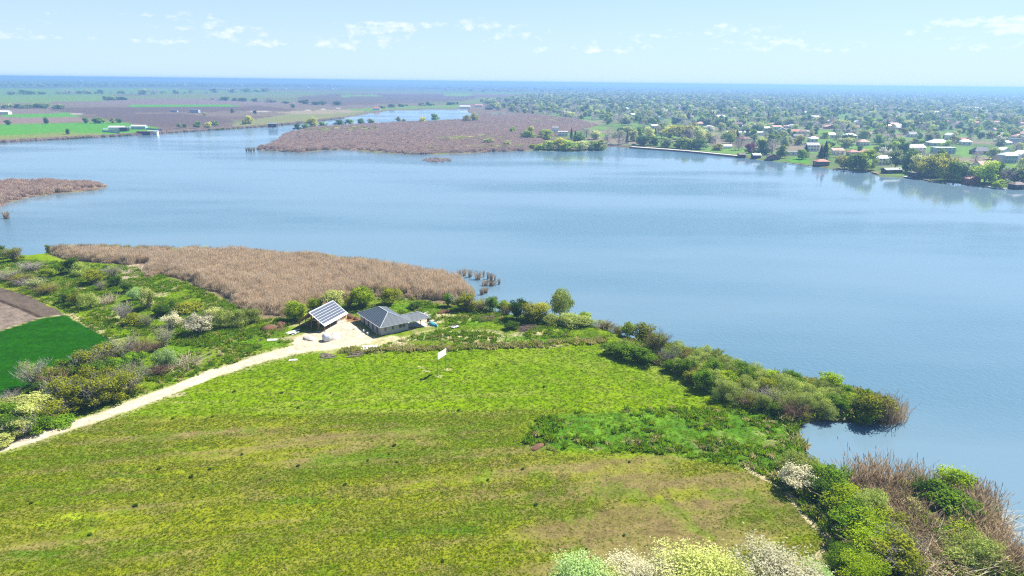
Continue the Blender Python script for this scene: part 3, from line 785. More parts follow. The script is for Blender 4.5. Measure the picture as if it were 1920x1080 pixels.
heap(505, 622, 4.8, 1.1, M_SOIL, 'soil_heap', 'dark brown heap of dug soil in the grass left of the barn', 'soil heap', seed=1)
heap(528, 614, 4.2, .8, M_SOIL, 'soil_heap', 'brown soil bank close against the low end of the barn roof', 'soil heap', seed=2)
heap(655, 600, 3.2, 1.0, M_SOIL, 'soil_heap', 'reddish brown soil heap between the barn and the house', 'soil heap', seed=3)
heap(668, 604, 2.2, .7, M_SOIL, 'soil_heap', 'small soil heap against the back corner of the house', 'soil heap', seed=4)
heap(832, 590, 5, .8, M_SOIL, 'soil_heap', 'long brown soil bank in the grass behind the house', 'soil heap', 1.6, seed=6)
heap(580, 641, 4.0, .7, M_GRAVEL, 'gravel_heap', 'low pale gravel heap at the edge of the dirt yard', 'gravel heap', seed=7)
heap(627, 637, 4.2, .9, M_GRAVEL, 'gravel_heap', 'pale gravel heap right beside the white sack', 'gravel heap', seed=8)
# bulk bag: a filled sack with bulging sides, open top and lifting loops
def bulk_bag(px, py):
    p = g(px, py); b = empty('bulk_bag', (p[0], p[1], ground_z(p[0], p[1])), .6, 'bulging white building sack standing on the dirt yard before the barn', 'sack')
    m_ = MB(); v = []; k = 20; pr_ = [(0.0, .62), (.12, .86), (.6, 1.0), (1.2, .95), (1.6, .78), (1.75, .5), (1.8, .1)]
    for zz, rr in pr_:
        for j in range(k):
            a = 2 * math.pi * j / k; q = rr * 1.05 * (1 + .10 * math.cos(4 * a) * -1)
            v.append((q * math.cos(a), q * math.sin(a), zz))
    f = [[i * k + j, i * k + (j + 1) % k, (i + 1) * k + (j + 1) % k, (i + 1) * k + j] for i in range(len(pr_) - 1) for j in range(k)]
    f.append([(len(pr_) - 1) * k + j for j in range(k)])
    obj('sack', mesh('sack', v, f, M_TARP, smooth=True), b)
    for a in (.8, 2.4, 3.9, 5.5):
        c, s_ = math.cos(a), math.sin(a)
        MB().tube([(c * .75, s_ * .75, 1.55), (c * .68, s_ * .68, 1.95), (c * .45, s_ * .45, 1.98), (c * .4, s_ * .4, 1.72)], .04, 5).build('lifting_loop', M_WHITE, b)
bulk_bag(613, 643)


def pile(px, py, n, L, r, label, cat, name, part, mt, rz, seed, spread=1.2, boards=False, kind=None):
    p = g(px, py); rn = random.Random(seed)
    e = empty(name, (p[0], p[1], ground_z(p[0], p[1])), rz, label, cat)
    for i in range(n):
        a = rn.uniform(-.5, .5); yy = rn.uniform(-spread, spread); zz = .05 + rn.random() * .35; l_ = L * rn.uniform(.5, 1)
        xx = rn.uniform(-.6, .6); dx, dy = math.cos(a) * l_ / 2, math.sin(a) * l_ / 2; tz = rn.uniform(-.15, .25)
        b = MB()
        if boards: b.bar((xx - dx, yy - dy, zz), (xx + dx, yy + dy, max(.06, zz + tz)), r * 3, r * .6)
        else: b.tube([(xx - dx, yy - dy, zz), (xx, yy + rn.uniform(-.1, .1), zz + tz / 2), (xx + dx, yy + dy, max(.06, zz + tz))], [r, r * .9, r * .6], 5)
        b.build(part, mt, e)
    return e


M_LOG = mat('peeled_log', (0.36, 0.29, 0.22), 0.9, noise=3)
M_STICK = mat('dead_sticks', (0.24, 0.17, 0.13), 0.9, noise=2)
pile(614, 673, 12, 3.6, .10, 'heap of grey logs lying where the dirt road meets the meadow', 'log pile', 'log_pile', 'log', M_LOG, .15, 1)
pile(668, 671, 14, 3.6, .09, 'heap of splayed pale branches on the meadow edge below the house', 'branch pile', 'branch_pile', 'branch', M_LOG, -.1, 2)
pile(549, 630, 9, 3.2, .11, 'scatter of white boards by the shaded gable of the barn', 'board pile', 'board_pile', 'board', M_WHITE, .5, 3, .9, True)
pile(913, 603, 60, 4.6, .05, 'low heap of cut brushwood alone in the grass behind the house', 'brush pile', 'brush_pile', 'stick', M_STICK, .1, 4, 1.7)
pile(990, 622, 70, 5.0, .06, 'wide heap of dead branches beside the dark leafy clump', 'brush pile', 'brush_pile', 'stick', M_STICK, -.2, 5, 2.0)
pile(800, 596, 14, 1.6, .09, 'rubble and offcuts behind the porch of the house', 'rubble', 'rubble_heap', 'offcut', M_CONC, .3, 6, 1.6, True)


def sheet(px, py, w, d, m, label, cat, name, rz=0.0, seed=1, hh=.25):
    p = g(px, py); rn = np.random.default_rng(seed); n = 7; v = []; f = []
    for i in range(n):
        for j in range(n):
            e = 1 + .18 * (rn.random() - .5)
            v.append(((i / (n - 1) - .5) * w * e, (j / (n - 1) - .5) * d * e, .06 + rn.random() * hh))
    for i in range(n - 1):
        for j in range(n - 1):
            f.append([i * n + j, (i + 1) * n + j, (i + 1) * n + j + 1, i * n + j + 1])
    o = obj(name, mesh(name, v, f, m), loc=(p[0], p[1], ground_z(p[0], p[1]))); o.rotation_euler.z = rz
    so = o.modifiers.new('thickness', 'SOLIDIFY'); so.thickness = .05
    return tag(o, label, cat)


sheet(695, 658, 3.9, 2.6, M_PLASTIC, 'crumpled white plastic sheet on the grass in front of the house', 'plastic sheet', 'plastic_sheet', .1, 2)
sheet(742, 655, 2.6, 1.2, mat('dusty_board', (.5, .46, .38), .9), 'dusty board lying in the grass to the right of the white plastic sheet', 'board', 'board', .3, 3, .08)
sheet(511, 642, 2.2, 1.1, M_PLASTIC, 'single white board lying in the grass left of the dirt yard', 'board', 'board', .15, 4, .05)
sheet(853, 618, 2.0, 1.2, M_STEEL, 'grey metal sheet in the grass right of the turquoise boat', 'metal sheet', 'metal_sheet', .4, 5, .2)
sheet(550, 680, 1.8, .9, M_CONC, 'flat grey slab at the lower edge of the dirt road', 'slab', 'concrete_slab', .2, 6, .05)
sheet(800, 598, 2.0, 1.4, M_PLASTIC, 'white sheet on the ground behind the porch', 'plastic sheet', 'plastic_sheet', .7, 7, .3)


def boat(px, py, rz, label):
    p = g(px, py); b = empty('rowing_boat', (p[0], p[1], ground_z(p[0], p[1])), rz, label, 'boat')
    v = []; f = []; n = 9; k = 7
    for i in range(n):
        t = i / (n - 1) * 2 - 1; w = .72 * (1 - abs(t) ** 2.4) + .03; h = .62 - .16 * abs(t) ** 2
        for j in range(k):
            a = math.pi * j / (k - 1); v.append((t * 2.1, w * math.cos(a), h * math.sin(a) ** .8 + .02))
    for i in range(n - 1):
        for j in range(k - 1): f.append([i * k + j, (i + 1) * k + j, (i + 1) * k + j + 1, i * k + j + 1])
    f.append([j for j in range(k)]); f.append([(n - 1) * k + j for j in reversed(range(k))])
    obj('hull', mesh('hull', v, f, M_TURQ, smooth=True), b)
    MB().bar((-1.9, 0, .60), (1.9, 0, .60), .07, .1).build('keel', M_STEEL, b)
    MB().bar((-1.8, .60, .07), (1.8, .60, .07), .07, .06).bar((-1.8, -.60, .07), (1.8, -.60, .07), .07, .06).build('gunwale', M_WHITE, b)
boat(812, 614, -.95, 'upturned turquoise rowing boat lying beside the house porch')
barrel = empty('barrel', (*g(803, 607)[:2], .5), 0, 'dark barrel standing between the porch and the turquoise boat', 'barrel')
MB().tube([(0, 0, 0), (0, 0, .3), (0, 0, .6), (0, 0, .9)], [.29, .33, .33, .29], 14).build('body', M_DARK, barrel)
MB().tube([(0, 0, .28), (0, 0, .32)], .35, 14).tube([(0, 0, .58), (0, 0, .62)], .35, 14).build('hoop', M_STEEL, barrel)
tank = empty('water_tank', tuple((barn.location.x + ax[0] * 2.4 - ax[1] * 2.6, barn.location.y + ax[1] * 2.4 + ax[0] * 2.6, .6)), .3, 'white rounded tank standing inside the open barn', 'tank')
MB().tube([(-1.0, 0, 1.75), (-.85, 0, 1.75), (.85, 0, 1.75), (1.0, 0, 1.75)], [.35, .62, .62, .35], 14).build('drum', M_WHITE, tank)
for xx in (-.6, .6):
    MB().box(xx - .06, xx + .06, -.5, -.4, 0, 1.4).box(xx - .06, xx + .06, .4, .5, 0, 1.4).box(xx - .06, xx + .06, -.4, .4, 1.1, 1.22).build('stand', M_STEEL, tank)
tag(tank, None)
MB_white = [(665, 622), (690, 631), (683, 626)]
for (px_, py_), lb in zip(MB_white, ('small pale bucket in the shade at the far end of the house wall', 'small pale bucket in the house shade nearest the dirt yard corner', 'small pale bucket in the middle of the house shade')):
    p = g(px_, py_); e = empty('bucket', (p[0], p[1], .55), 0, lb, 'bucket')
    MB().tube([(0, 0, 0), (0, 0, .5)], [.22, .3], 10).build('body', M_WHITE, e)
    MB().tube([(-.3, 0, .5), (-.18, 0, .72), (.18, 0, .72), (.3, 0, .5)], .02, 4).build('handle', M_STEEL, e)
# ------------------------------------------------------------------ foliage meshes (unit size: 1 wide, 1 high)
def leaf_quads(rn, P, N, size, aspect):
    n = len(P); rv = rn.normal(size=(n, 3)); t = np.cross(N, rv); t /= np.linalg.norm(t, axis=1)[:, None] + 1e-9
    b = np.cross(N, t); s = size * rn.uniform(.6, 1.4, (n, 1))
    V = np.stack([P - t * s, P - b * s * aspect, P + t * s, P + b * s * aspect], 1).reshape(-1, 3)
    F = np.arange(4 * n).reshape(n, 4)
    lv = np.repeat(np.clip(rn.normal(.5, .28, n), 0, 1), 4)
    return V, F, lv


def make_lobes(rn, k, kind):
    L = []
    for i in range(k):
        a = rn.random() * 2 * math.pi
        if kind == 'round':
            r = rn.uniform(.08, .21); d = rn.uniform(.05, .52 - r * .8); zc = rn.uniform(.22, .95 - r)
            d *= math.sqrt(max(.1, 1 - ((zc - .45) / .6) ** 2))
        elif kind == 'mound':
            r = rn.uniform(.13, .22); d = rn.uniform(0, .5 - r * .7); zc = rn.uniform(.12, .5) * (1.5 - d * 1.8)
        elif kind == 'willow':
            r = rn.uniform(.09, .21); d = rn.uniform(.05, .52 - r * .8); zc = rn.uniform(.12, .97 - r)
            d *= math.sqrt(max(.12, 1 - ((zc - .42) / .6) ** 2))
        elif kind == 'tree':
            r = rn.uniform(.13, .21); d = rn.uniform(.05, .48 - r * .8); zc = rn.uniform(.36, .98 - r)
            d *= math.sqrt(max(.12, 1 - ((zc - .58) / .46) ** 2))
        else:
            r = rn.uniform(.12, .2); d = rn.uniform(0, .4); zc = rn.uniform(.2, .85)
        L.append((d * math.cos(a), d * math.sin(a), zc, r, r * rn.uniform(.7, 1.0)))
    return L


def crown_mesh(name, seed, mt, kind='round', k=34, n=5600, leaf=.025, aspect=.6, up=.65, spread=.6, upright=0.0):
    rn = np.random.default_rng(seed); L = np.array(make_lobes(rn, k, kind))
    w = L[:, 3] ** 2; ii = rn.choice(len(L), n, p=w / w.sum())
    d = rn.normal(size=(n, 3)); d /= np.linalg.norm(d, axis=1)[:, None]
    f = .35 + .65 * rn.random((n, 1)) ** .45 + rn.normal(0, .05, (n, 1))
    P = L[ii, :3] + d * f * np.stack([L[ii, 3], L[ii, 3], L[ii, 4]], 1)
    kp = P[:, 2] > .015; P, d = P[kp], d[kp]
    lobe_tone = rn.normal(0, .24, len(L))
    sp = rn.random(len(P)) < .16                              # loose sprays that break the outline
    P[sp] += d[sp] * np.abs(rn.normal(0, .055, (sp.sum(), 1))) + np.array([0, 0, .02])
    ii = ii[kp]
    N = d * .7 + rn.normal(size=P.shape) * spread + np.array([0, 0, up])
    N /= np.linalg.norm(N, axis=1)[:, None]
    V, F, lv = leaf_quads(rn, P, N, leaf, aspect)
    lv = np.clip(lv * .75 + .12 + np.repeat(lobe_tone[ii], 4), 0, 1)
    if upright:                                              # pull leaves into upward sprays
        c = np.repeat(P, 4, 0); V = c + (V - c) * np.array([1 - upright * .6, 1 - upright * .6, 1 + upright * 1.6])
    return mesh(name, V, F, mt, attr={'lv': ('FLOAT', lv)})


def twig_mesh(name, seed, mt, stems=46, sub=9, lean=.55, r0=.010, droop=0.0, wide=.5):
    """fan of thin stems with side twigs; three-sided stems, flat twigs"""
    rn = np.random.default_rng(seed); V = []; F = []; lv = []
    def seg(a, b, ra, rb):
        d = b - a; u = np.cross(d, rn.normal(size=3)); u /= np.linalg.norm(u) + 1e-9; w = np.cross(d, u); w /= np.linalg.norm(w) + 1e-9
        i = len(V); c = rn.random()
        for p, r in ((a, ra), (b, rb)):
            for t in (0, 2.094, 4.189): V.append(p + r * (math.cos(t) * u + math.sin(t) * w)); lv.append(c)
        for j in range(3): F.append([i + j, i + (j + 1) % 3, i + 3 + (j + 1) % 3, i + 3 + j])
    for s in range(stems):
        a = rn.random() * 6.283; l = lean * math.sqrt(rn.random()); h = rn.uniform(.55, 1.0) * (1 - .3 * l)
        p = np.array([rn.normal(0, .05), rn.normal(0, .05), 0]); top = np.array([math.cos(a) * l * wide / .5, math.sin(a) * l * wide / .5, h])
        mid = p * .4 + top * .5 + np.array([0, 0, .10 * h]); top = top - np.array([0, 0, droop * l])
        q1 = mid + rn.normal(0, .02, 3)
        seg(p, q1, r0, r0 * .6); seg(q1, top, r0 * .6, r0 * .15)
        for b in range(sub):
            t = rn.uniform(.25, 1); o = (p + (q1 - p) * t * 2) if t < .5 else (q1 + (top - q1) * (t * 2 - 1))
            e = o + (rn.normal(0, .10, 3) + np.array([0, 0, .10])) * (1.2 - t * .5)
            seg(o, e, r0 * .38, r0 * .10)
    return mesh(name, np.array(V), np.array(F), mt, attr={'lv': ('FLOAT', np.array(lv))})


def stem_mesh(name, seed, mt, tree=False, k=7):
    rn = np.random.default_rng(seed); m = MB()
    if tree:
        m.tube([(0, 0, -.03), (.01, 0, .18), (0, .01, .42)], [.040, .030, .022], 6)
        for i in range(k):
            a = rn.random() * 6.283; z0 = rn.uniform(.2, .42); r = rn.uniform(.12, .3)
            m.tube([(0, 0, z0), (math.cos(a) * r * .5, math.sin(a) * r * .5, z0 + .14), (math.cos(a) * r, math.sin(a) * r, z0 + rn.uniform(.22, .42))], [.016, .011, .004], 4)
    else:
        for i in range(k):
            a = rn.random() * 6.283; r = rn.uniform(.1, .32)
            m.tube([(math.cos(a) * .04, math.sin(a) * .04, -.03), (math.cos(a) * r * .6, math.sin(a) * r * .6, .3), (math.cos(a) * r, math.sin(a) * r, rn.uniform(.55, .85))], [.016, .011, .004], 4)
    me = m.mesh(name, mt); return me


def conifer_mesh(name, seed, mt, n=1800):
    rn = np.random.default_rng(seed); t = rn.random(n) ** .7; a = rn.random(n) * 6.283
    r = (1 - t) * .46 * (.75 + .25 * np.sin(t * 60)) * rn.uniform(.5, 1.05, n) + .01
    P = np.stack([r * np.cos(a), r * np.sin(a), .06 + t * .94 - r * .12], 1)
    N = np.stack([np.cos(a), np.sin(a), np.full(n, .9)], 1) + rn.normal(0, .35, (n, 3)); N /= np.linalg.norm(N, axis=1)[:, None]
    V, F, lv = leaf_quads(rn, P, N, .035, .5); return mesh(name, V, F, mt, attr={'lv': ('FLOAT', lv)})


LM = dict(
    lime=leaf_mat('lime_leaves', (0.19, 0.31, 0.010), (0.40, 0.50, 0.025)),
    green=leaf_mat('green_leaves', (0.085, 0.185, 0.012), (0.21, 0.34, 0.022)),
    olive=leaf_mat('olive_leaves', (0.150, 0.185, 0.012), (0.37, 0.39, 0.035)),
    yellow=leaf_mat('yellow_leaves', (0.270, 0.297, 0.027), (0.459, 0.446, 0.074)),
    dark=leaf_mat('dark_leaves', (0.035, 0.085, 0.010), (0.10, 0.18, 0.020)),
    grey=leaf_mat('grey_green_leaves', (0.23, 0.30, 0.050), (0.50, 0.57, 0.150)),
    mint=leaf_mat('mint_leaves', (0.270, 0.419, 0.115), (0.486, 0.621, 0.270)),
    cream=leaf_mat('cream_green_leaves', (0.365, 0.419, 0.088), (0.621, 0.634, 0.243)),
    white=leaf_mat('white_blossom', (.58, .55, .33), (.84, .81, .60), .4),
    twig=leaf_mat('grey_twigs', (.20, .175, .16), (.36, .33, .31), .05),
    twigb=leaf_mat('brown_twigs', (.13, .085, .06), (.27, .185, .13), .05),
    reed=leaf_mat('dry_reed', (.41, .305, .205), (.70, .575, .415), .35, .22), marsh=leaf_mat('marsh_reed', (.36, .255, .205), (.58, .455, .38), .3, .2),
    reedb=leaf_mat('brown_reed', (.22, .150, .085), (.47, .36, .23), .35, .25),
    straw=leaf_mat('straw', (.42, .34, .22), (.66, .58, .44), .2),
    conif=leaf_mat('conifer_needles', (0.016, 0.047, 0.022), (0.041, 0.088, 0.038), .1),
    bare=leaf_mat('bare_crown_twigs', (.13, .115, .105), (.24, .21, .195), .15),
    plum=leaf_mat('plum_leaves', (0.149, 0.047, 0.081), (0.270, 0.095, 0.135), .25),
)
M_BARK = mat('bark', (.16, .13, .105), .95, noise=3, amount=.3)
KIND = {}
def kindmeshes(key, fn, n=2): KIND[key] = [fn(i) for i in range(n)]
for key, mm, kw in [('lime', 'lime', {}), ('green', 'green', {}), ('olive', 'olive', dict(n=4600, spread=.7)), ('yellow', 'yellow', dict(n=4600)), ('dark', 'dark', {}),
                    ('grey', 'grey', dict(aspect=.3, leaf=.030, upright=.5, n=5000)), ('mint', 'mint', dict(upright=.4, aspect=.45)), ('cream', 'cream', dict(n=4800)),
                    ('white', 'white', dict(n=4200, leaf=.024)), ('mound', 'grey', dict(kind='mound', aspect=.4)), ('greenmound', 'green', dict(kind='mound')), ('olivemound', 'olive', dict(kind='mound'))]:
    kindmeshes(key, lambda i, key=key, mm=mm, kw=kw: crown_mesh('crown', sum(map(ord, key)) * 7 + i * 131, LM[mm], **kw), 3)
for key in ('white', 'cream', 'mint', 'lime', 'green'):
    kindmeshes(key + 'fine', lambda i, key=key: crown_mesh('crown', 900 + sum(map(ord, key)) + i * 17, LM[key], k=60, n=11500, leaf=.0145, aspect=.5, spread=.8), 2)
kindmeshes('bare', lambda i: twig_mesh('twigs', 300 + i, LM['twig'], 52, 12), 3)
kindmeshes('bareb', lambda i: twig_mesh('twigs', 320 + i, LM['twigb'], 60, 12), 3)
kindmeshes('sparse', lambda i: crown_mesh('leaves', 340 + i, LM['olive'], n=1500, leaf=.022, spread=.9), 2)
kindmeshes('sparsegrey', lambda i: crown_mesh('leaves', 350 + i, LM['grey'], n=1500, leaf=.022, aspect=.35, spread=.9), 2)
STEM = [stem_mesh('stems', 400 + i, M_BARK) for i in range(3)]
TRUNK = [stem_mesh('trunk', 410 + i, M_BARK, True) for i in range(3)]


def reed_mesh(name, seed, mt, n=70, rad=.5, h=1.0, w=.016, lean=.16, plume=True):
    rn = np.random.default_rng(seed); V = []; lv = []
    a = rn.random(n) * 6.283; r = rad * np.sqrt(rn.random(n)); hh = h * rn.uniform(.6, 1.0, n)
    base = np.stack([r * np.cos(a), r * np.sin(a), np.full(n, -.03)], 1)
    la = rn.random(n) * 6.283; ll = np.abs(rn.normal(0, lean, n)) * hh
    top = base + np.stack([ll * np.cos(la), ll * np.sin(la), hh], 1)
    da = rn.random(n) * 6.283; dv = np.stack([np.cos(da), np.sin(da), np.zeros(n)], 1) * w
    mid = base * .45 + top * .55 + np.stack([np.zeros(n), np.zeros(n), hh * .05], 1)
    quads = [np.stack([base - dv, base + dv, mid + dv * .8, mid - dv * .8], 1), np.stack([mid - dv * .8, mid + dv * .8, top + dv * .3, top - dv * .3], 1)]
    c = np.clip(rn.normal(.5, .3, n), 0, 1); lvs = [np.repeat(c, 4), np.repeat(c, 4)]
    if plume:
        p2 = top + np.stack([np.cos(la) * .05, np.sin(la) * .05, np.full(n, .10 * h)], 1)
        quads.append(np.stack([top - dv * 1.3 - (0, 0, .06 * h), top + dv * 1.3 - np.array((0, 0, .06 * h)), p2 + dv * .5, p2 - dv * .5], 1)); lvs.append(np.repeat(np.clip(c + .25, 0, 1), 4))
    V = np.concatenate(quads).reshape(-1, 3); F = np.arange(len(V)).reshape(-1, 4)
    return mesh(name, V, F, mt, attr={'lv': ('FLOAT', np.concatenate(lvs))})


kindmeshes('stump', lambda i: reed_mesh('reeds', 560 + i, LM['reedb'], 90, .30, 1.0, .018, .45), 3)
kindmeshes('bent', lambda i: reed_mesh('reeds', 580 + i, LM['reedb'], 300, .5, .9, .008, .75), 3)
kindmeshes('reed', lambda i: reed_mesh('reeds', 500 + i, LM['reedb'], 260, .5, 1.0, .008, .22), 3)
kindmeshes('straw', lambda i: reed_mesh('straw', 520 + i, LM['straw'], 240, .45, .9, .010, .8, False), 2)


def plant(name, kind, px, py, w, h, label, cat, group=None, rz=None, world=None, sparse=None, part=None):
    p = np.array(world) if world is not None else g(px, py)
    zz = ground_z(p[0], p[1])
    e = empty(name, (p[0], p[1], max(zz, WATER_Z) - .05), rnd.random() * 6.28 if rz is None else rz, label, cat, group)
    if kind in ('bare', 'bareb', 'reed', 'straw', 'stump', 'bent'):
        nm = {'bare': 'twigs', 'bareb': 'twigs', 'reed': 'reeds', 'stump': 'reeds', 'bent': 'reeds', 'straw': 'stalks'}[kind]
        o = obj(nm, rnd.choice(KIND[kind]), e); o.scale = (w, w, h)
        if sparse:
            o = obj('leaves', rnd.choice(KIND[sparse]), e); o.scale = (w * 1.02, w * 1.02, h)
    else:
        o = obj('crown', rnd.choice(KIND[kind]), e); o.scale = (w, w * rnd.uniform(.85, 1.15), h)
        o = obj('trunk' if name.endswith('tree') else 'stems', rnd.choice(TRUNK if name.endswith('tree') else STEM), e); o.scale = (w, w, h)
        if sparse:
            o = obj('twigs', rnd.choice(KIND[sparse]), e); o.scale = (w, w, h * 1.04)
    return e


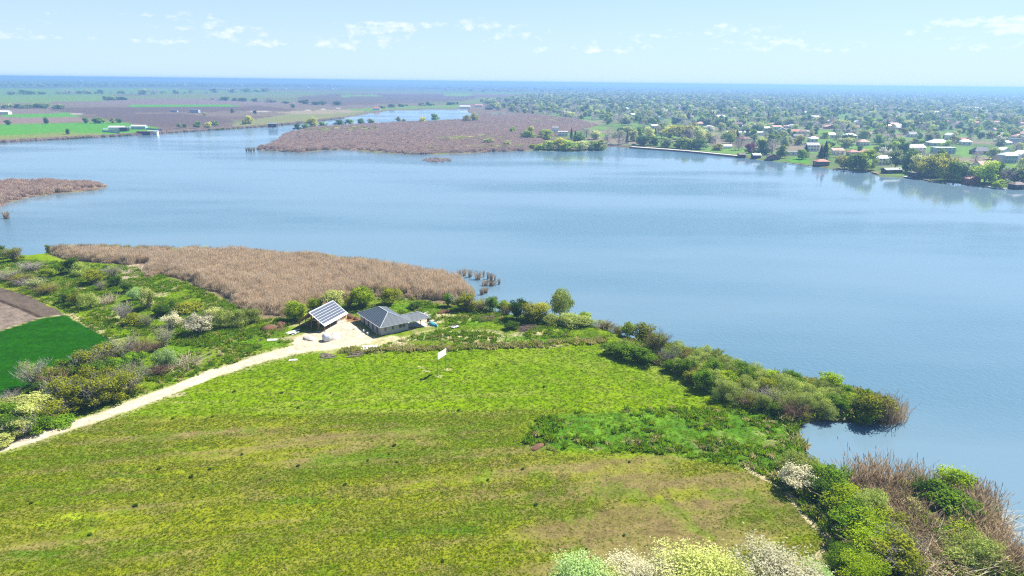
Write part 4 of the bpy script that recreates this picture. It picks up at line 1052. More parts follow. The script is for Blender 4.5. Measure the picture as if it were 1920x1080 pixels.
# ------------------------------------------------------------------ shrubs one can tell apart near the camera
SH = [
 # left edge, above the plough
 (3, 484, 4.5, 4.5, 'dark', 'dark green bush at the far left end of the lake shore'),
 (14, 488, 5, 4, 'grey', 'grey-green bush between the dark and the orange-tinged shore bushes at the left edge'),
 (30, 494, 6, 5.2, 'olive', 'olive bush tinged orange on the lake shore near the left edge'),
 (62, 512, 8, 3.8, 'bare', 'wide blue-grey leafless thicket below the olive shore bush'),
 (92, 524, 5.4, 3.6, 'lime', 'round bright green bush among leafless scrub in the upper left'),
 (110, 517, 5, 4, 'green', 'mid green bush between the bright round and the dark tall bush in the upper left'),
 (134, 514, 6.4, 5.4, 'dark', 'tall dark green bush standing at the left end of the reed bed'),
 (152, 521, 6, 4.6, 'grey', 'grey-green bush just right of the tall dark one by the reed bed'),
 (178, 535, 7.2, 4.6, 'olive', 'broad olive bush with visible branches at the lower left end of the reed bed'),
 (214, 524, 7, 4.4, 'bare', 'grey leafless shrub between the broad olive bush and the flattened pale reeds'),
 (218, 541, 4.6, 3.6, 'dark', 'small very dark bush below the flattened pale reeds'),
 (192, 547, 4, 3, 'bare', 'small grey leafless shrub left of the very dark bush'),
 (17, 528, 9, 3.8, 'bare', 'long grey-mauve leafless scrub nearest the left edge above the plough'),
 (38, 535, 8, 3.6, 'bareb', 'brownish leafless scrub second along the row above the plough'),
 (62, 543, 9, 3.6, 'bare', 'grey-mauve leafless scrub third along the row above the plough'),
 (88, 554, 7.5, 3.2, 'bareb', 'tawny leafless scrub at the right end of the row above the plough'),
 (125, 571, 4.4, 3.2, 'green', 'low green bush at the upper tip of the ploughed ground'),
 (144, 576, 4.4, 4, 'olive', 'brown-olive bush right of the low green one near the tip of the plough'),
 (167, 582, 6, 5, 'grey', 'grey-green bush with a dark shaded foot at the tip of the plough'),
 (203, 570, 4.6, 2.4, 'straw', 'pale straw tussock above the green dome bush'),
 (239, 552, 4, 3.2, 'dark', 'dark bush at the lower left corner of the big reed bed'),
 (255, 566, 5, 4.2, 'mint', 'pale mint bush beside the lower left corner of the reed bed'),
 (279, 584, 5.4, 6.6, 'cream', 'slender cream-green young tree at the lower left corner of the reed bed'),
 (233, 604, 5.4, 5.4, 'bare', 'pale grey leafless tree above the green dome bush'),
 (250, 612, 6.6, 3.8, 'olivemound', 'olive green dome-shaped bush at the head of the headland strip'),
 (276, 616, 4.6, 3.6, 'bare', 'blue-grey leafless bush touching the right side of the dome bush'),
 (308, 594, 5, 3, 'dark', 'dark low bush left of the two white blossoming bushes'),
 (326, 618, 5.6, 4.4, 'white', 'smaller of the two white blossoming bushes left of the barn'),
 (377, 629, 8.2, 5.2, 'white', 'larger of the two white blossoming bushes left of the barn'),
 (352, 586, 9, 3.4, 'olivemound', 'light olive mound of scrub above the white blossoming bushes'),
 (330, 580, 6, 3, 'greenmound', 'low green mound at the reed bed edge above the smaller white bush'),
 (402, 602, 5, 3.2, 'cream', 'yellow-green bush behind the larger white blossoming bush'),
 (420, 618, 7.4, 4.6, 'grey', 'upright grey-green bush touching the larger white bush on its right'),
 (449, 615, 7.6, 4.8, 'grey', 'upright grey-green bush in the middle of the row along the reed bed'),
 (474, 609, 6.6, 4.2, 'grey', 'upright grey-green bush at the right end of the row along the reed bed'),
 (309, 652, 5.4, 5.4, 'bare', 'blue-grey leafless bush above the pale mint bush'),
 (289, 664, 4.6, 3, 'bareb', 'dark brown scrub left of the blue-grey leafless bush'),
 # thicket along the dirt road
 (311, 696, 6.0, 5.0, 'mint', 'round pale mint bush standing alone at the upper end of the roadside thicket'),
 (349, 688, 6, 1.8, 'straw', 'pale heap of dry grass right of the round mint bush'),
 (300, 708, 6, 2.6, 'bareb', 'dark leafless brush under the round mint bush'),
 (265, 676, 6.6, 5.4, 'bareb', 'brown leafless bush at the right corner of the wheat field'),
 (232, 680, 7, 5.8, 'bare', 'grey leafless bush against the corner of the wheat field'),
 (253, 690, 5.6, 3.8, 'green', 'bright green low bush amid the leafless ones above the road'),
 (201, 688, 6.6, 5, 'olive', 'brown-olive bush along the wheat field edge'),
 (167, 705, 7.2, 5.4, 'olive', 'yellow-olive bush along the wheat field edge'),
 (132, 712, 6.4, 4.4, 'green', 'dark green bush on the lower wheat field edge'),
 (186, 716, 7, 4.4, 'dark', 'very dark bush in the middle of the roadside thicket'),
 (222, 706, 6.4, 4, 'green', 'deep green bush right of the very dark thicket bush'),
 (254, 722, 7, 4.8, 'bare', 'grey bush with bare twigs above the bend of the dirt road'),
 (66, 730, 6.4, 6.2, 'bare', 'tall pale-stemmed leafless bush rising before the wheat'),
 (106, 730, 7, 4.6, 'bareb', 'brown leafless bush right of the tall pale-stemmed one'),
 (80, 742, 5, 3, 'green', 'low green bush at the foot of the tall pale-stemmed bush'),
 (126, 758, 7.4, 5, 'olive', 'olive bush between the cream bushes and the big dark-footed bushes'),
 (152, 770, 7.6, 5.6, 'olive', 'olive bush with a black shaded foot, first beside the road from the left'),
 (184, 764, 8, 6.2, 'olive', 'largest olive bush over the dirt road'),
 (216, 757, 7.6, 5.8, 'olive', 'olive bush next right of the largest one over the dirt road'),
 (241, 747, 6.6, 5, 'olive', 'last olive bush of the roadside thicket towards the houses'),
 (170, 742, 7, 5.4, 'olive', 'olive bush in the second rank behind the largest roadside bush'),
 (212, 734, 6.6, 4.8, 'olive', 'yellowish bush in the second rank near the bend of the road'),
 (18, 782, 7.2, 3.2, 'cream', 'cream-green bush at the left edge under the wheat field'),
 (48, 779, 7.2, 3.2, 'cream', 'cream-green bush second from the left edge under the wheat field'),
 (84, 770, 6.6, 3.4, 'cream', 'cream-green bush third from the left edge under the wheat field'),
 (20, 800, 7, 4.2, 'green', 'dark green bush below the cream bushes at the left edge'),
 (62, 796, 7, 4.2, 'cream', 'yellowish cream bush in the middle of the lower left thicket'),
 (98, 792, 6.2, 4, 'olive', 'olive bush at the lower middle of the left thicket'),
 (12, 826, 6, 3.6, 'dark', 'dark bush at the left edge beside the road'),
 (40, 822, 6.2, 3.2, 'cream', 'pale bush beside the road near the left edge'),
 (72, 812, 6, 3, 'green', 'low green bush beside the road left of the weeds'),
 (2, 842, 5, 2.4, 'cream', 'lowest pale bush at the left edge by the road'),
 (104, 804, 6, 1.8, 'greenmound', 'low patch of leafy weeds at the roadside'),
 (20, 752, 5, 1.8, 'bare', 'low grey scrub at the lower left corner of the wheat'),
 # around the houses and along the lake behind them
 (556, 604, 6.8, 6.4, 'lime', 'bright lime bush touching the left side of the barn'),
 (590, 586, 5, 4.4, 'lime', 'small lime bush peeping over the ridge of the barn'),
 (626, 582, 8, 5.6, 'cream', 'loose yellow-green bush behind the solar panels'),
 (680, 579, 7.4, 6.8, 'lime', 'round bright lime bush between the two houses at the reed edge'),
 (655, 580, 4, 4, 'bareb', 'brown twiggy shrub left of the round lime bush'),
 (733, 575, 6.4, 5.2, 'olive', 'grey-olive bush behind the hipped roof at the reed edge'),
 (778, 581, 5, 1.8, 'dark', 'dark low weeds behind the right end of the house'),
 (842, 577, 4.6, 4.2, 'green', 'dark green bush at the right foot of the reed bed'),
 (870, 583, 8, 5, 'olive', 'broad olive bush at the right tip of the reed bed'),
 (899, 586, 7, 3.6, 'bareb', 'mauve-brown leafless bush at the water inlet'),
 (922, 586, 4.4, 4.4, 'green', 'fresh green bush right of the mauve-brown one at the inlet'),
 (945, 584, 4.4, 4.2, 'lime', 'light green bush standing out into the inlet'),
 (951, 592, 4, 3.4, 'bareb', 'small brown scrub between the light green and the dark tall bush'),
 (971, 602, 5.6, 6.2, 'dark', 'dark tall bush at the left end of the yellow hedge by the lake'),
 (992, 606, 7.6, 5.8, 'yellow', 'yellow-olive bush next to the dark tall one by the lake'),
 (1014, 604, 7, 5, 'yellow', 'yellow-olive bush left of the lone willow by the lake'),
 (1034, 609, 8, 3, 'mound', 'grey-green mound in front of the lone willow'),
 (1066, 611, 9, 3.4, 'mound', 'grey-green mound right of the lone willow'),
 (1091, 614, 8, 3, 'mound', 'tawny grey mound at the right end of the low shore hedge'),
 (1095, 600, 3.8, 3.2, 'lime', 'small bright green bush behind the low shore hedge'),
 (960, 620, 4.6, 1.9, 'dark', 'dark leafy clump alone in the grass beside the branch heap'),
 (1133, 616, 7, 2.6, 'bareb', 'low mauve-brown scrub on the shore right of the grey mounds'),
 (1160, 625, 5, 2.4, 'bareb', 'low brown scrub left of the olive pair at the lake corner'),
 (1178, 632, 4.6, 4.6, 'lime', 'small green bush at the upper corner of the meadow'),
 (1204, 640, 8, 5, 'olive', 'olive-brown bush on the lake side of the upper meadow corner'),
 (1230, 664, 6.4, 5.6, 'bareb', 'brown leafless bush at the upper meadow corner'),
 (1152, 668, 6, 2.8, 'green', 'low green bush at the left end of the meadow corner thicket'),
 (1178, 676, 7, 3.6, 'green', 'green bush second from the left in the meadow corner thicket'),
 (1207, 684, 7, 3.8, 'green', 'green bush below the brown leafless bush at the meadow corner'),
 (1252, 685, 5.6, 4, 'bare', 'mauve-grey leafless bush where the big shore thicket starts'),
 # tip of the headland
 (1634, 786, 7.4, 6, 'olive', 'olive bush out on the tip of the headland'),
 (1622, 792, 5, 3, 'green', 'low green bush at the foot of the olive bush on the tip'),
 (1656, 786, 5, 5, 'reed', 'brown reed tuft on the tip of the headland'),
 (1675, 782, 5, 3.4, 'reed', 'outermost low reed tuft on the tip of the headland'),
 (1487, 790, 7, 4.4, 'bareb', 'mauve-brown leafless bush above the little bay'),
 # right foreground bank
 (1490, 920, 6.4, 4.4, 'white', 'white blossoming bush at the upper corner of the lower field'),
 (1490, 893, 6.6, 3.4, 'grey', 'grey-green bush behind the white blossoming one on the bank'),
 (1521, 900, 6.6, 3.8, 'grey', 'grey-green bush by the little bay'),
 (1556, 930, 7.6, 4.6, 'green', 'broad green bush right of the white blossoming one'),
 (1543, 948, 6.6, 4.0, 'dark', 'dark bush over the shaded edge of the lower field'),
 (1582, 966, 7.2, 4.6, 'lime', 'brightest green bush in the bank hedge'),
 (1618, 978, 7, 5, 'grey', 'silvery grey-green bush beside the fallen brown reeds'),
 (1594, 1008, 7.2, 4.2, 'green', 'deep green bush above the corner of the lower field'),
 (1617, 1016, 7, 4.6, 'lime', 'light green bush below the silvery one on the bank'),
 (1645, 1052, 8.4, 4.4, 'lime', 'large light green bush low on the bank'),
 (1676, 1078, 8.4, 5, 'olive', 'olive-green bush at the bottom of the bank'),
 (1592, 1076, 7, 3.4, 'green', 'green bush at the bottom edge right of the field corner'),
 (1610, 1104, 7, 4.4, 'lime', 'lowest light green bush cut by the bottom edge'),
 (1777, 932, 6.4, 6.4, 'lime', 'fine-leaved olive green willow bush on the shore at the right'),
 (1612, 914, 6, 4.6, 'reed', 'tall brown reed tuft first from the left along the near shore'),
 (1652, 914, 6.4, 5.2, 'reed', 'tall brown reed tuft second from the left along the near shore'),
 (1688, 920, 5, 3.2, 'mound', 'low grey-green scrub between the tall reed tufts'),
 (1718, 922, 6.4, 4.8, 'reed', 'tall reed tuft just left of the willow bush on the shore'),
 (1722, 924, 5, 3.4, 'green', 'green bush at the foot of the reed tuft left of the willow bush'),
 (1630, 938, 8, 3, 'bent', 'brown reeds at the upper end of the fallen belt'),
 (1664, 962, 8.4, 3.4, 'bent', 'brown reeds in the upper middle of the fallen belt'),
 (1690, 992, 8.4, 3.6, 'bent', 'dense brown reeds in the middle of the fallen belt'),
 (1718, 1020, 8.4, 3.4, 'bent', 'dense brown reeds in the lower middle of the fallen belt'),
 (1740, 1052, 8, 3, 'bent', 'brown reeds at the lower end of the fallen belt'),
 (1738, 952, 6, 4, 'dark', 'black-green bush in the hollow below the willow bush'),
 (1776, 972, 8, 4.2, 'green', 'dark green bush below the willow bush'),
 (1806, 950, 5.6, 3.4, 'reed', 'brown reeds at the foot of the willow bush'),
 (1832, 946, 6, 3.4, 'reed', 'pinkish reed tuft leaning over the water'),
 (1831, 996, 7, 4.2, 'reed', 'round dark brown reed tuft on the right shore'),
 (1855, 1012, 5, 2.6, 'reed', 'low brown reeds right below the round dark tuft'),
 (1716, 968, 5.5, 2.2, 'cream', 'small pale green bush right of the middle of the reed belt'),
 (1735, 1000, 5.5, 2.2, 'lime', 'small yellow-green bush between the reed belt and the green mound'),
 (1655, 1000, 6, 3.6, 'olive', 'olive bush left of the dense middle of the reed belt'),
 (1672, 1035, 6.5, 3.6, 'grey', 'grey-green bush left of the lower end of the reed belt'),
 (1790, 1000, 6, 2.6, 'lime', 'fresh low bush left of the round dark reed tuft'),
 (1757, 1018, 7, 2.6, 'greenmound', 'low fresh green mound in the middle of the right bank'),
 (1788, 1036, 7, 3, 'olivemound', 'olive mound in the middle of the right bank'),
 (1826, 1056, 9, 4.2, 'grey', 'large grey-green bush in the lower right corner'),
 (1790, 1074, 7, 3.4, 'mound', 'grey-green mound at the bottom edge in the lower right'),
 (1876, 1056, 6, 3.4, 'reed', 'brown reeds on the shore in the lower right corner'),
 (1900, 1072, 5, 3, 'reed', 'brown reeds in the very corner at the lower right'),
 (1750, 1090, 8, 3, 'straw', 'pale fallen stalks at the bottom of the right bank'),
 (1700, 950, 6, 1.6, 'straw', 'pale fallen stalks above the reed belt'),
 (1725, 985, 6, 1.5, 'straw', 'pale fallen stalks right of the reed belt'),
 (1842, 962, 4.5, 1.2, 'straw', 'pale stalks fallen into the water below the leaning reeds'),
 (1868, 990, 4.5, 1.0, 'straw', 'pale stalks fallen into the water beside the round dark tuft'),
 # bottom edge
 (1095, 1118, 9.5, 4.6, 'mint', 'fresh light green bush cut by the bottom edge, leftmost of three'),
 (1190, 1122, 10, 4.6, 'white', 'cream blossoming bush between the two green ones at the bottom edge'),
 (1296, 1120, 12, 6.0, 'cream', 'tall yellow-green bush cut by the bottom edge'),
 (1440, 1120, 13, 5.9, 'white', 'large whitish blossoming bush cut by the bottom edge'),
 (1368, 1120, 9.5, 5.2, 'cream', 'small yellow-green bush between the tall yellow-green and the whitish one'),
 (1530, 1104, 5, 3, 'mint', 'small pale green bush at the bottom edge right of the whitish one'),
]
SPARSE = {'bare': 'sparsegrey', 'bareb': 'sparse'}
SH += [(1145, 1122, 7, 4.2, 'cream', 'pale yellow-green bush between the mint and the cream blossoming one at the bottom edge'), (1245, 1122, 9, 5.0, 'white', 'small cream blossoming bush left of the tall yellow-green one at the bottom edge')]
for (px_, py_, w_, h_, k_, lb) in SH:
    if py_ >= 1040 and k_ + 'fine' in KIND: k_ += 'fine'
    cat = {'reed': 'reeds', 'bent': 'reeds', 'straw': 'dry grass'}.get(k_, 'bush')
    nm = {'reed': 'reed_tuft', 'bent': 'reed_tuft', 'straw': 'dry_grass_tuft'}.get(k_, 'shrub')
    sp_ = SPARSE.get(k_) if rnd.random() < .75 else None
    if k_ in ('olive', 'cream', 'white') and py_ < 1090 and rnd.random() < .25: sp_ = 'bare'
    plant(nm, k_, px_, py_, w_, h_, lb, cat, sparse=sp_)
# lone willow by the lake
plant('willow_tree', 'grey', 1050, 594, 7.4, 8.6, 'lone round willow tree on a thin trunk at the lake edge behind the houses', 'tree', sparse='sparse')

# shore thicket: one shrub at a time, those of a look share a label
THK = wp([(1250, 668), (1300, 672), (1356, 690), (1400, 708), (1455, 720), (1514, 730), (1570, 742), (1600, 756), (1610, 778), (1560, 785), (1515, 790), (1470, 786), (1400, 776), (1350, 752), (1300, 726), (1255, 700)])
TL = {'grey': ('grey-green willow shrub in the shore thicket right of the meadow', 'grey-green shrubs in the shore thicket'),
      'green': ('full green shrub in the shore thicket right of the meadow', 'green shrubs in the shore thicket'),
      'bare': ('leafless grey shrub in the shore thicket right of the meadow', 'leafless shrubs in the shore thicket'),
      'bareb': ('leafless brown shrub in the shore thicket right of the meadow', 'brown shrubs in the shore thicket'),
      'olive': ('olive shrub in the shore thicket right of the meadow', 'olive shrubs in the shore thicket'),
      'lime': ('bright green shrub in the shore thicket right of the meadow', 'bright shrubs in the shore thicket')}
pts = []; lo, hi = THK.min(0), THK.max(0)
for _ in range(4000):
    q = np.array([rnd.uniform(lo[0], hi[0]), rnd.uniform(lo[1], hi[1])])
    if inpoly(q[:1], q[1:], THK)[0] and all(np.hypot(*(q - o)) > 2.5 for o in pts): pts.append(q)
for q in pts:
    k_ = rnd.choices(['grey', 'green', 'bare', 'bareb', 'olive', 'lime'], [10, 6, 2, 2, 2.5, 1.5])[0]
    w_ = rnd.uniform(3.4, 5.8); h_ = w_ * rnd.uniform(.55, .85)
    u_ = (q - THK[0]) @ (g(1610, 778)[:2] - THK[0]) / np.linalg.norm(g(1610, 778)[:2] - THK[0]) ** 2
    v_ = dline(q[:1], q[1:], wp([(1250, 668), (1356, 690), (1455, 720), (1570, 742), (1610, 778)]))[0]
    plant('shrub', k_, 0, 0, w_, h_, TL[k_][0].split(' right of')[0] + (', meadow corner end' if u_ < .3 else ', middle part' if u_ < .65 else ', outer end by the bay') + (', water side' if v_ < 4 else ', meadow side'), 'bush', TL[k_][1], world=(q[0], q[1], 0), sparse=SPARSE.get(k_))
# reed stumps standing in the inlet
for i, (px_, py_, w_, h_) in enumerate([(862, 516, 2, 2.2), (871, 514, 1.6, 2.4), (881, 517, 1.6, 2.6), (896, 521, 2.6, 2.6), (907, 517, .7, 2.2), (915, 521, .9, 2.4), (921, 524, 1.6, 2.6), (928, 524, .7, 2), (911, 533, 1.8, 1.8), (922, 533, 2.6, 1.8),
                                       (936, 531, .9, 2), (904, 550, 1.6, 2.0), (911, 546, 2, 1.8), (930, 563, 1, 1.6), (905, 532, .6, 1.2)]):
    plant('reed_tuft', 'stump', px_, py_, w_ * 1.1, h_, 'small reed stump standing in the water off the tip of the reed bed', 'reeds', 'reed stumps in the inlet')
for i, (px_, py_) in enumerate([(462, 282), (467, 282), (471, 283), (476, 282), (513, 268), (520, 266), (12, 408)]):
    plant('reed_tuft', 'stump', px_, py_, 2.6 if i < 4 else 4, 3.2, 'little reed tuft in the water at the left tip of the marsh' if i < 6 else 'lone reed tuft in the water at the left edge below the grassy spit', 'reeds', 'reed tufts off the marsh tip' if i < 6 else None)
# ------------------------------------------------------------------ ground cover and masses nobody could count
def scatter(name, pts, scl, protos, label, cat, rot=None, idx=None, seed=1):
    """one object whose points carry copies of the small meshes in protos"""
    rn = np.random.default_rng(seed); n = len(pts)
    me = bpy.data.meshes.new(name); me.vertices.add(n); me.vertices.foreach_set('co', np.asarray(pts, np.float32).ravel())
    def at(nm, ty, arr, key='value'):
        a = me.attributes.new(nm, ty, 'POINT'); a.data.foreach_set(key, np.ascontiguousarray(arr).ravel())
    scl = np.asarray(scl, np.float32)
    if scl.ndim == 1: scl = np.repeat(scl[:, None], 3, 1)
    at('scl', 'FLOAT_VECTOR', scl.astype(np.float32), 'vector')
    r3 = np.zeros((n, 3), np.float32); r3[:, 2] = rn.random(n) * 6.283 if rot is None else rot
    at('rot', 'FLOAT_VECTOR', r3, 'vector')
    at('pick', 'INT', (rn.integers(0, len(protos), n) if idx is None else idx).astype(np.int32))
    o = obj(name, me); tag(o, label, cat, kind='stuff')
    cl_ = bpy.data.collections.new(name + '_pieces')
    for i, m_ in enumerate(protos):
        cl_.objects.link(bpy.data.objects.new('%s_piece_%02d' % (name, i), m_))
    ng = bpy.data.node_groups.new(name, 'GeometryNodeTree'); n_ = ng.nodes; L = ng.links
    ng.interface.new_socket('Geometry', in_out='INPUT', socket_type='NodeSocketGeometry')
    ng.interface.new_socket('Geometry', in_out='OUTPUT', socket_type='NodeSocketGeometry')
    gi = n_.new('NodeGroupInput'); go = n_.new('NodeGroupOutput'); ip = n_.new('GeometryNodeInstanceOnPoints')
    ci = n_.new('GeometryNodeCollectionInfo'); ci.inputs['Collection'].default_value = cl_; ci.inputs['Separate Children'].default_value = True
    ci.inputs['Reset Children'].default_value = True
    def na(nm, ty):
        a = n_.new('GeometryNodeInputNamedAttribute'); a.data_type = ty; a.inputs['Name'].default_value = nm; return a.outputs['Attribute']
    L.new(gi.outputs[0], ip.inputs['Points']); L.new(ci.outputs[0], ip.inputs['Instance']); ip.inputs['Pick Instance'].default_value = True
    L.new(na('pick', 'INT'), ip.inputs['Instance Index']); L.new(na('scl', 'FLOAT_VECTOR'), ip.inputs['Scale'])
    er = n_.new('FunctionNodeEulerToRotation'); L.new(na('rot', 'FLOAT_VECTOR'), er.inputs[0]); L.new(er.outputs[0], ip.inputs['Rotation'])
    L.new(ip.outputs[0], go.inputs[0])
    md = o.modifiers.new('pieces', 'NODES'); md.node_group = ng
    return o


def zgrid(px_, py_):
    """ground height at many points (nearest grid vertex)"""
    a = np.degrees(np.arctan2(px_, py_)); d = np.degrees(np.arctan(HC / np.hypot(px_, py_)))
    j = np.clip(np.round(np.interp(a, az_, np.arange(nc))).astype(int), 0, nc - 1)
    i = np.clip(np.round(np.interp(-d, -dep, np.arange(nr))).astype(int), 0, nr - 1)
    return z[i * nc + j]


def fill(poly, n, rn):
    lo, hi = poly.min(0), poly.max(0); out = np.zeros((0, 2))
    while len(out) < n:
        p = rn.uniform(lo, hi, (n * 2, 2)); out = np.vstack([out, p[inpoly(p[:, 0], p[:, 1], poly)]])
    return out[:n]


# near reed bed
REEDM = [reed_mesh('reed_clump', 600 + i, LM['reed'], 46, .5, 1.0, .015, .20) for i in range(6)]
p = fill(REED, 15000, RG); rs = fbm(p[:, 0], p[:, 1], 12, 90); edge = sdf(p[:, 0], p[:, 1], REED) - (fbm(p[:, 0], p[:, 1], 7, 97) - .35) * 7
k = (edge > 0.2) & ((np.hypot(p[:, 0] - g(243, 512)[0], (p[:, 1] - g(243, 512)[1]) * .45) > 5.0))
p, rs, edge = p[k], rs[k], edge[k]
hh = (2.1 + 2.0 * rs) * sm(-1.5, 3, edge) * RG.uniform(.62, 1.22, len(p))
scatter('reed_bed', np.column_stack([p, zgrid(p[:, 0], p[:, 1]) - .1]), np.column_stack([np.full(len(p), 1.5)] * 2 + [hh]), REEDM, 'broad bed of dry pinkish brown reeds between the houses and the lake', 'reeds')
# flattened pale reeds
FLAT = wp([(233, 504), (262, 500), (268, 512), (250, 530), (235, 531), (238, 516)])
p = fill(FLAT, 260, RG)
scatter('flattened_reeds', np.column_stack([p, zgrid(p[:, 0], p[:, 1]) - .05]), np.column_stack([np.full(len(p), 2.0)] * 2 + [np.full(len(p), .9)]),
        [reed_mesh('flat_reeds', 620, LM['straw'], 40, .45, .5, .02, 1.6, False)], 'patch of flattened pale reeds at the left of the reed bed', 'reeds')
# green fringe on the lake side of the reeds
FR = wp([(85, 476), (130, 470), (210, 470), (330, 474), (480, 481), (640, 494), (700, 501), (780, 512), (830, 520), (760, 514), (640, 500), (480, 488), (300, 480), (120, 480)])
p = fill(FR, 420, RG)
scatter('shore_scrub', np.column_stack([p, zgrid(p[:, 0], p[:, 1]) - .1]), np.column_stack([RG.uniform(2, 3.6, len(p))] * 2 + [RG.uniform(1.4, 3.6, len(p))]),
        [KIND['cream'][0], KIND['olive'][0], KIND['reed'][0], KIND['mound'][0], KIND['reed'][1]], 'mixed scrub fringe along the lake side of the reed bed', 'scrub')
# marsh reeds in the middle of the lake and on the left spit
MR = [reed_mesh('marsh_reeds', 640 + i, LM['marsh'], 70, .5, 1.0, .022, .14) for i in range(4)]
p = fill(MARSH, 30000, RG); k = (zgrid(p[:, 0], p[:, 1]) > -.3); p = p[k]
sd_m = sdf(p[:, 0], p[:, 1], MARSH); nz_ = fbm(p[:, 0], p[:, 1], 35, 62)
k = (nz_ < .62) | (RG.random(len(p)) < .5); p, sd_m = p[k], sd_m[k]
scatter('marsh_reeds', np.column_stack([p, zgrid(p[:, 0], p[:, 1]) - .1]), np.column_stack([np.full(len(p), 3.6)] * 2 + [(2.2 + 1.6 * fbm(p[:, 0], p[:, 1], 50, 93)) * sm(-3, 5, sd_m) * RG.uniform(.5, 1.15, len(p))]), MR,
        'wide marsh of brown-mauve reeds in the middle of the lake', 'reeds')
gp = np.vstack([fill(wp(q_), n_q, RG) for q_, n_q in (([(600, 248), (690, 241), (720, 246), (640, 252)], 60), ([(810, 263), (920, 257), (940, 263), (850, 267)], 70), ([(985, 228), (1060, 224), (1075, 232), (1000, 233)], 60), ([(545, 252), (600, 244), (640, 244), (600, 252)], 40), ([(700, 283), (1000, 280), (1000, 277), (780, 282)], 50))])
s_ = RG.uniform(4, 9, len(gp))
scatter('marsh_scrub', np.column_stack([gp, zgrid(gp[:, 0], gp[:, 1])]), np.column_stack([s_, s_, s_ * .45]), [KIND['cream'][0], KIND['grey'][1], KIND['olive'][1], KIND['mound'][0]], 'low yellow-green scrub growing in patches through the marsh reeds', 'scrub')
p = fill(SPIT, 9000, RG); k = zgrid(p[:, 0], p[:, 1]) > -.3; p = p[k]
scatter('spit_reeds', np.column_stack([p, zgrid(p[:, 0], p[:, 1]) - .1]), np.column_stack([np.full(len(p), 2.4)] * 2 + [(1.4 + 1.6 * fbm(p[:, 0], p[:, 1], 25, 94)) * RG.uniform(.5, 1.2, len(p)) * sm(-3, 5, sdf(p[:, 0], p[:, 1], SPIT))]),
        MR + [reed_mesh('pale_reeds', 660, LM['straw'], 60, .5, .8, .02, .25)], 'tawny reeds on the low spit at the left edge', 'reeds')
p = fill(wp([(790, 298), (810, 296), (842, 297), (850, 300), (835, 303), (800, 303)]), 70, RG)
scatter('reed_islet', np.column_stack([p, np.full(len(p), WATER_Z - .1)]), np.column_stack([np.full(len(p), 2.2)] * 2 + [RG.uniform(.5, 1.7, len(p))]), MR, 'small islet of thin reeds in front of the marsh', 'reeds')
# dark reed fringe of the far left shore
LS = wp([(-60, 270), (0, 266), (100, 261), (200, 256), (290, 250), (400, 243), (480, 238), (545, 232), (600, 226), (640, 221)])
t_ = RG.random(2600) * (len(LS) - 1); i_ = t_.astype(int); fr_ = (t_ - i_)[:, None]
p = LS[i_] * (1 - fr_) + LS[i_ + 1] * fr_ + RG.normal(0, 3, (len(t_), 2)) + np.array([0, 3])
scatter('shore_reeds', np.column_stack([p, np.full(len(p), -.3)]), np.column_stack([np.full(len(p), 3.0)] * 2 + [RG.uniform(1.2, 2.6, len(p))]), MR[:2] + [KIND['olivemound'][0]], 'thin reed fringe along the far left shore', 'reeds')


# grass
def tuft(seed, mt, n=22, h=1.0, rad=.5, w=.10, lean=.5):
    return reed_mesh('grass_tuft', seed, mt, n, rad, h, w, lean, False)
GM = dict(g1=leaf_mat('grass_bright', (.16, .255, .006), (.275, .35, .012), .5, .25), g2=leaf_mat('grass_deep', (.10, .22, .005), (.20, .33, .010), .5, .25),
          g3=leaf_mat('grass_dry', (.34, .30, .10), (.50, .45, .20), .4, .25), g4=leaf_mat('grass_field', (.155, .205, .006), (.27, .31, .014), .5, .3))
def cover(name, poly, n, size, mats, probs, label, hgt, avoid=None, keepf=None, seed=1, par=None):
    rn = np.random.default_rng(seed); p = fill(poly, n, rn)
    if keepf is not None: p = p[keepf(p[:, 0], p[:, 1], rn)]
    zz = zgrid(p[:, 0], p[:, 1]); k = zz > -.1; p, zz = p[k], zz[k]
    pr = [tuft(700 + i + seed * 10, GM[m_], **(par or {})) for i, m_ in enumerate(mats)]
    ix = rn.choice(len(mats), len(p), p=np.array(probs) / sum(probs))
    s_ = rn.uniform(size * .6, size * 1.4, len(p))
    scatter(name, np.column_stack([p, zz]), np.column_stack([s_, s_, s_ * hgt * rn.uniform(.6, 1.4, len(p))]), pr, label, 'grass', idx=ix, seed=seed)


def on_track(xx, yy): return (np.interp(yy, [80, 100, 113, 122, 139, 146, 153], [1.45, 1.5, 1.75, 1.8, 2.0, 2.6, 2.6]) - dline(xx, yy, TRK) > -.3) | (sdf(xx, yy, YARD) > -.2)
BUILT = wp([(536, 634), (548, 604), (600, 575), (660, 588), (668, 598), (690, 590), (770, 600), (815, 604), (826, 622), (770, 634), (718, 652), (680, 660), (600, 672)])
VIEW = np.array([g(-300, 1300)[:2], g(2000, 1200)[:2], g(1950, 560)[:2], g(1200, 560)[:2], g(-250, 470)[:2]])
def kmeadow(xx, yy, rn):
    ins = inpoly(xx, yy, VIEW) & (sdf(xx, yy, NEAR) > 1.0) & ~on_track(xx, yy)
    ins &= ~inpoly(xx, yy, BUILT) & ~inpoly(xx, yy, LOWER) & ~inpoly(xx, yy, WHEAT) & ~inpoly(xx, yy, PLOW) & ~inpoly(xx, yy, REED)
    return ins
cover('grass', VIEW, 170000, .27, ['g1', 'g2', 'g3'], [.68, .29, .03], 'fresh green grass of the meadow', .36, keepf=lambda a, b, r: kmeadow(a, b, r) & (r.random(len(a)) < .8), seed=1, par=dict(n=16, w=.10, lean=1.1))
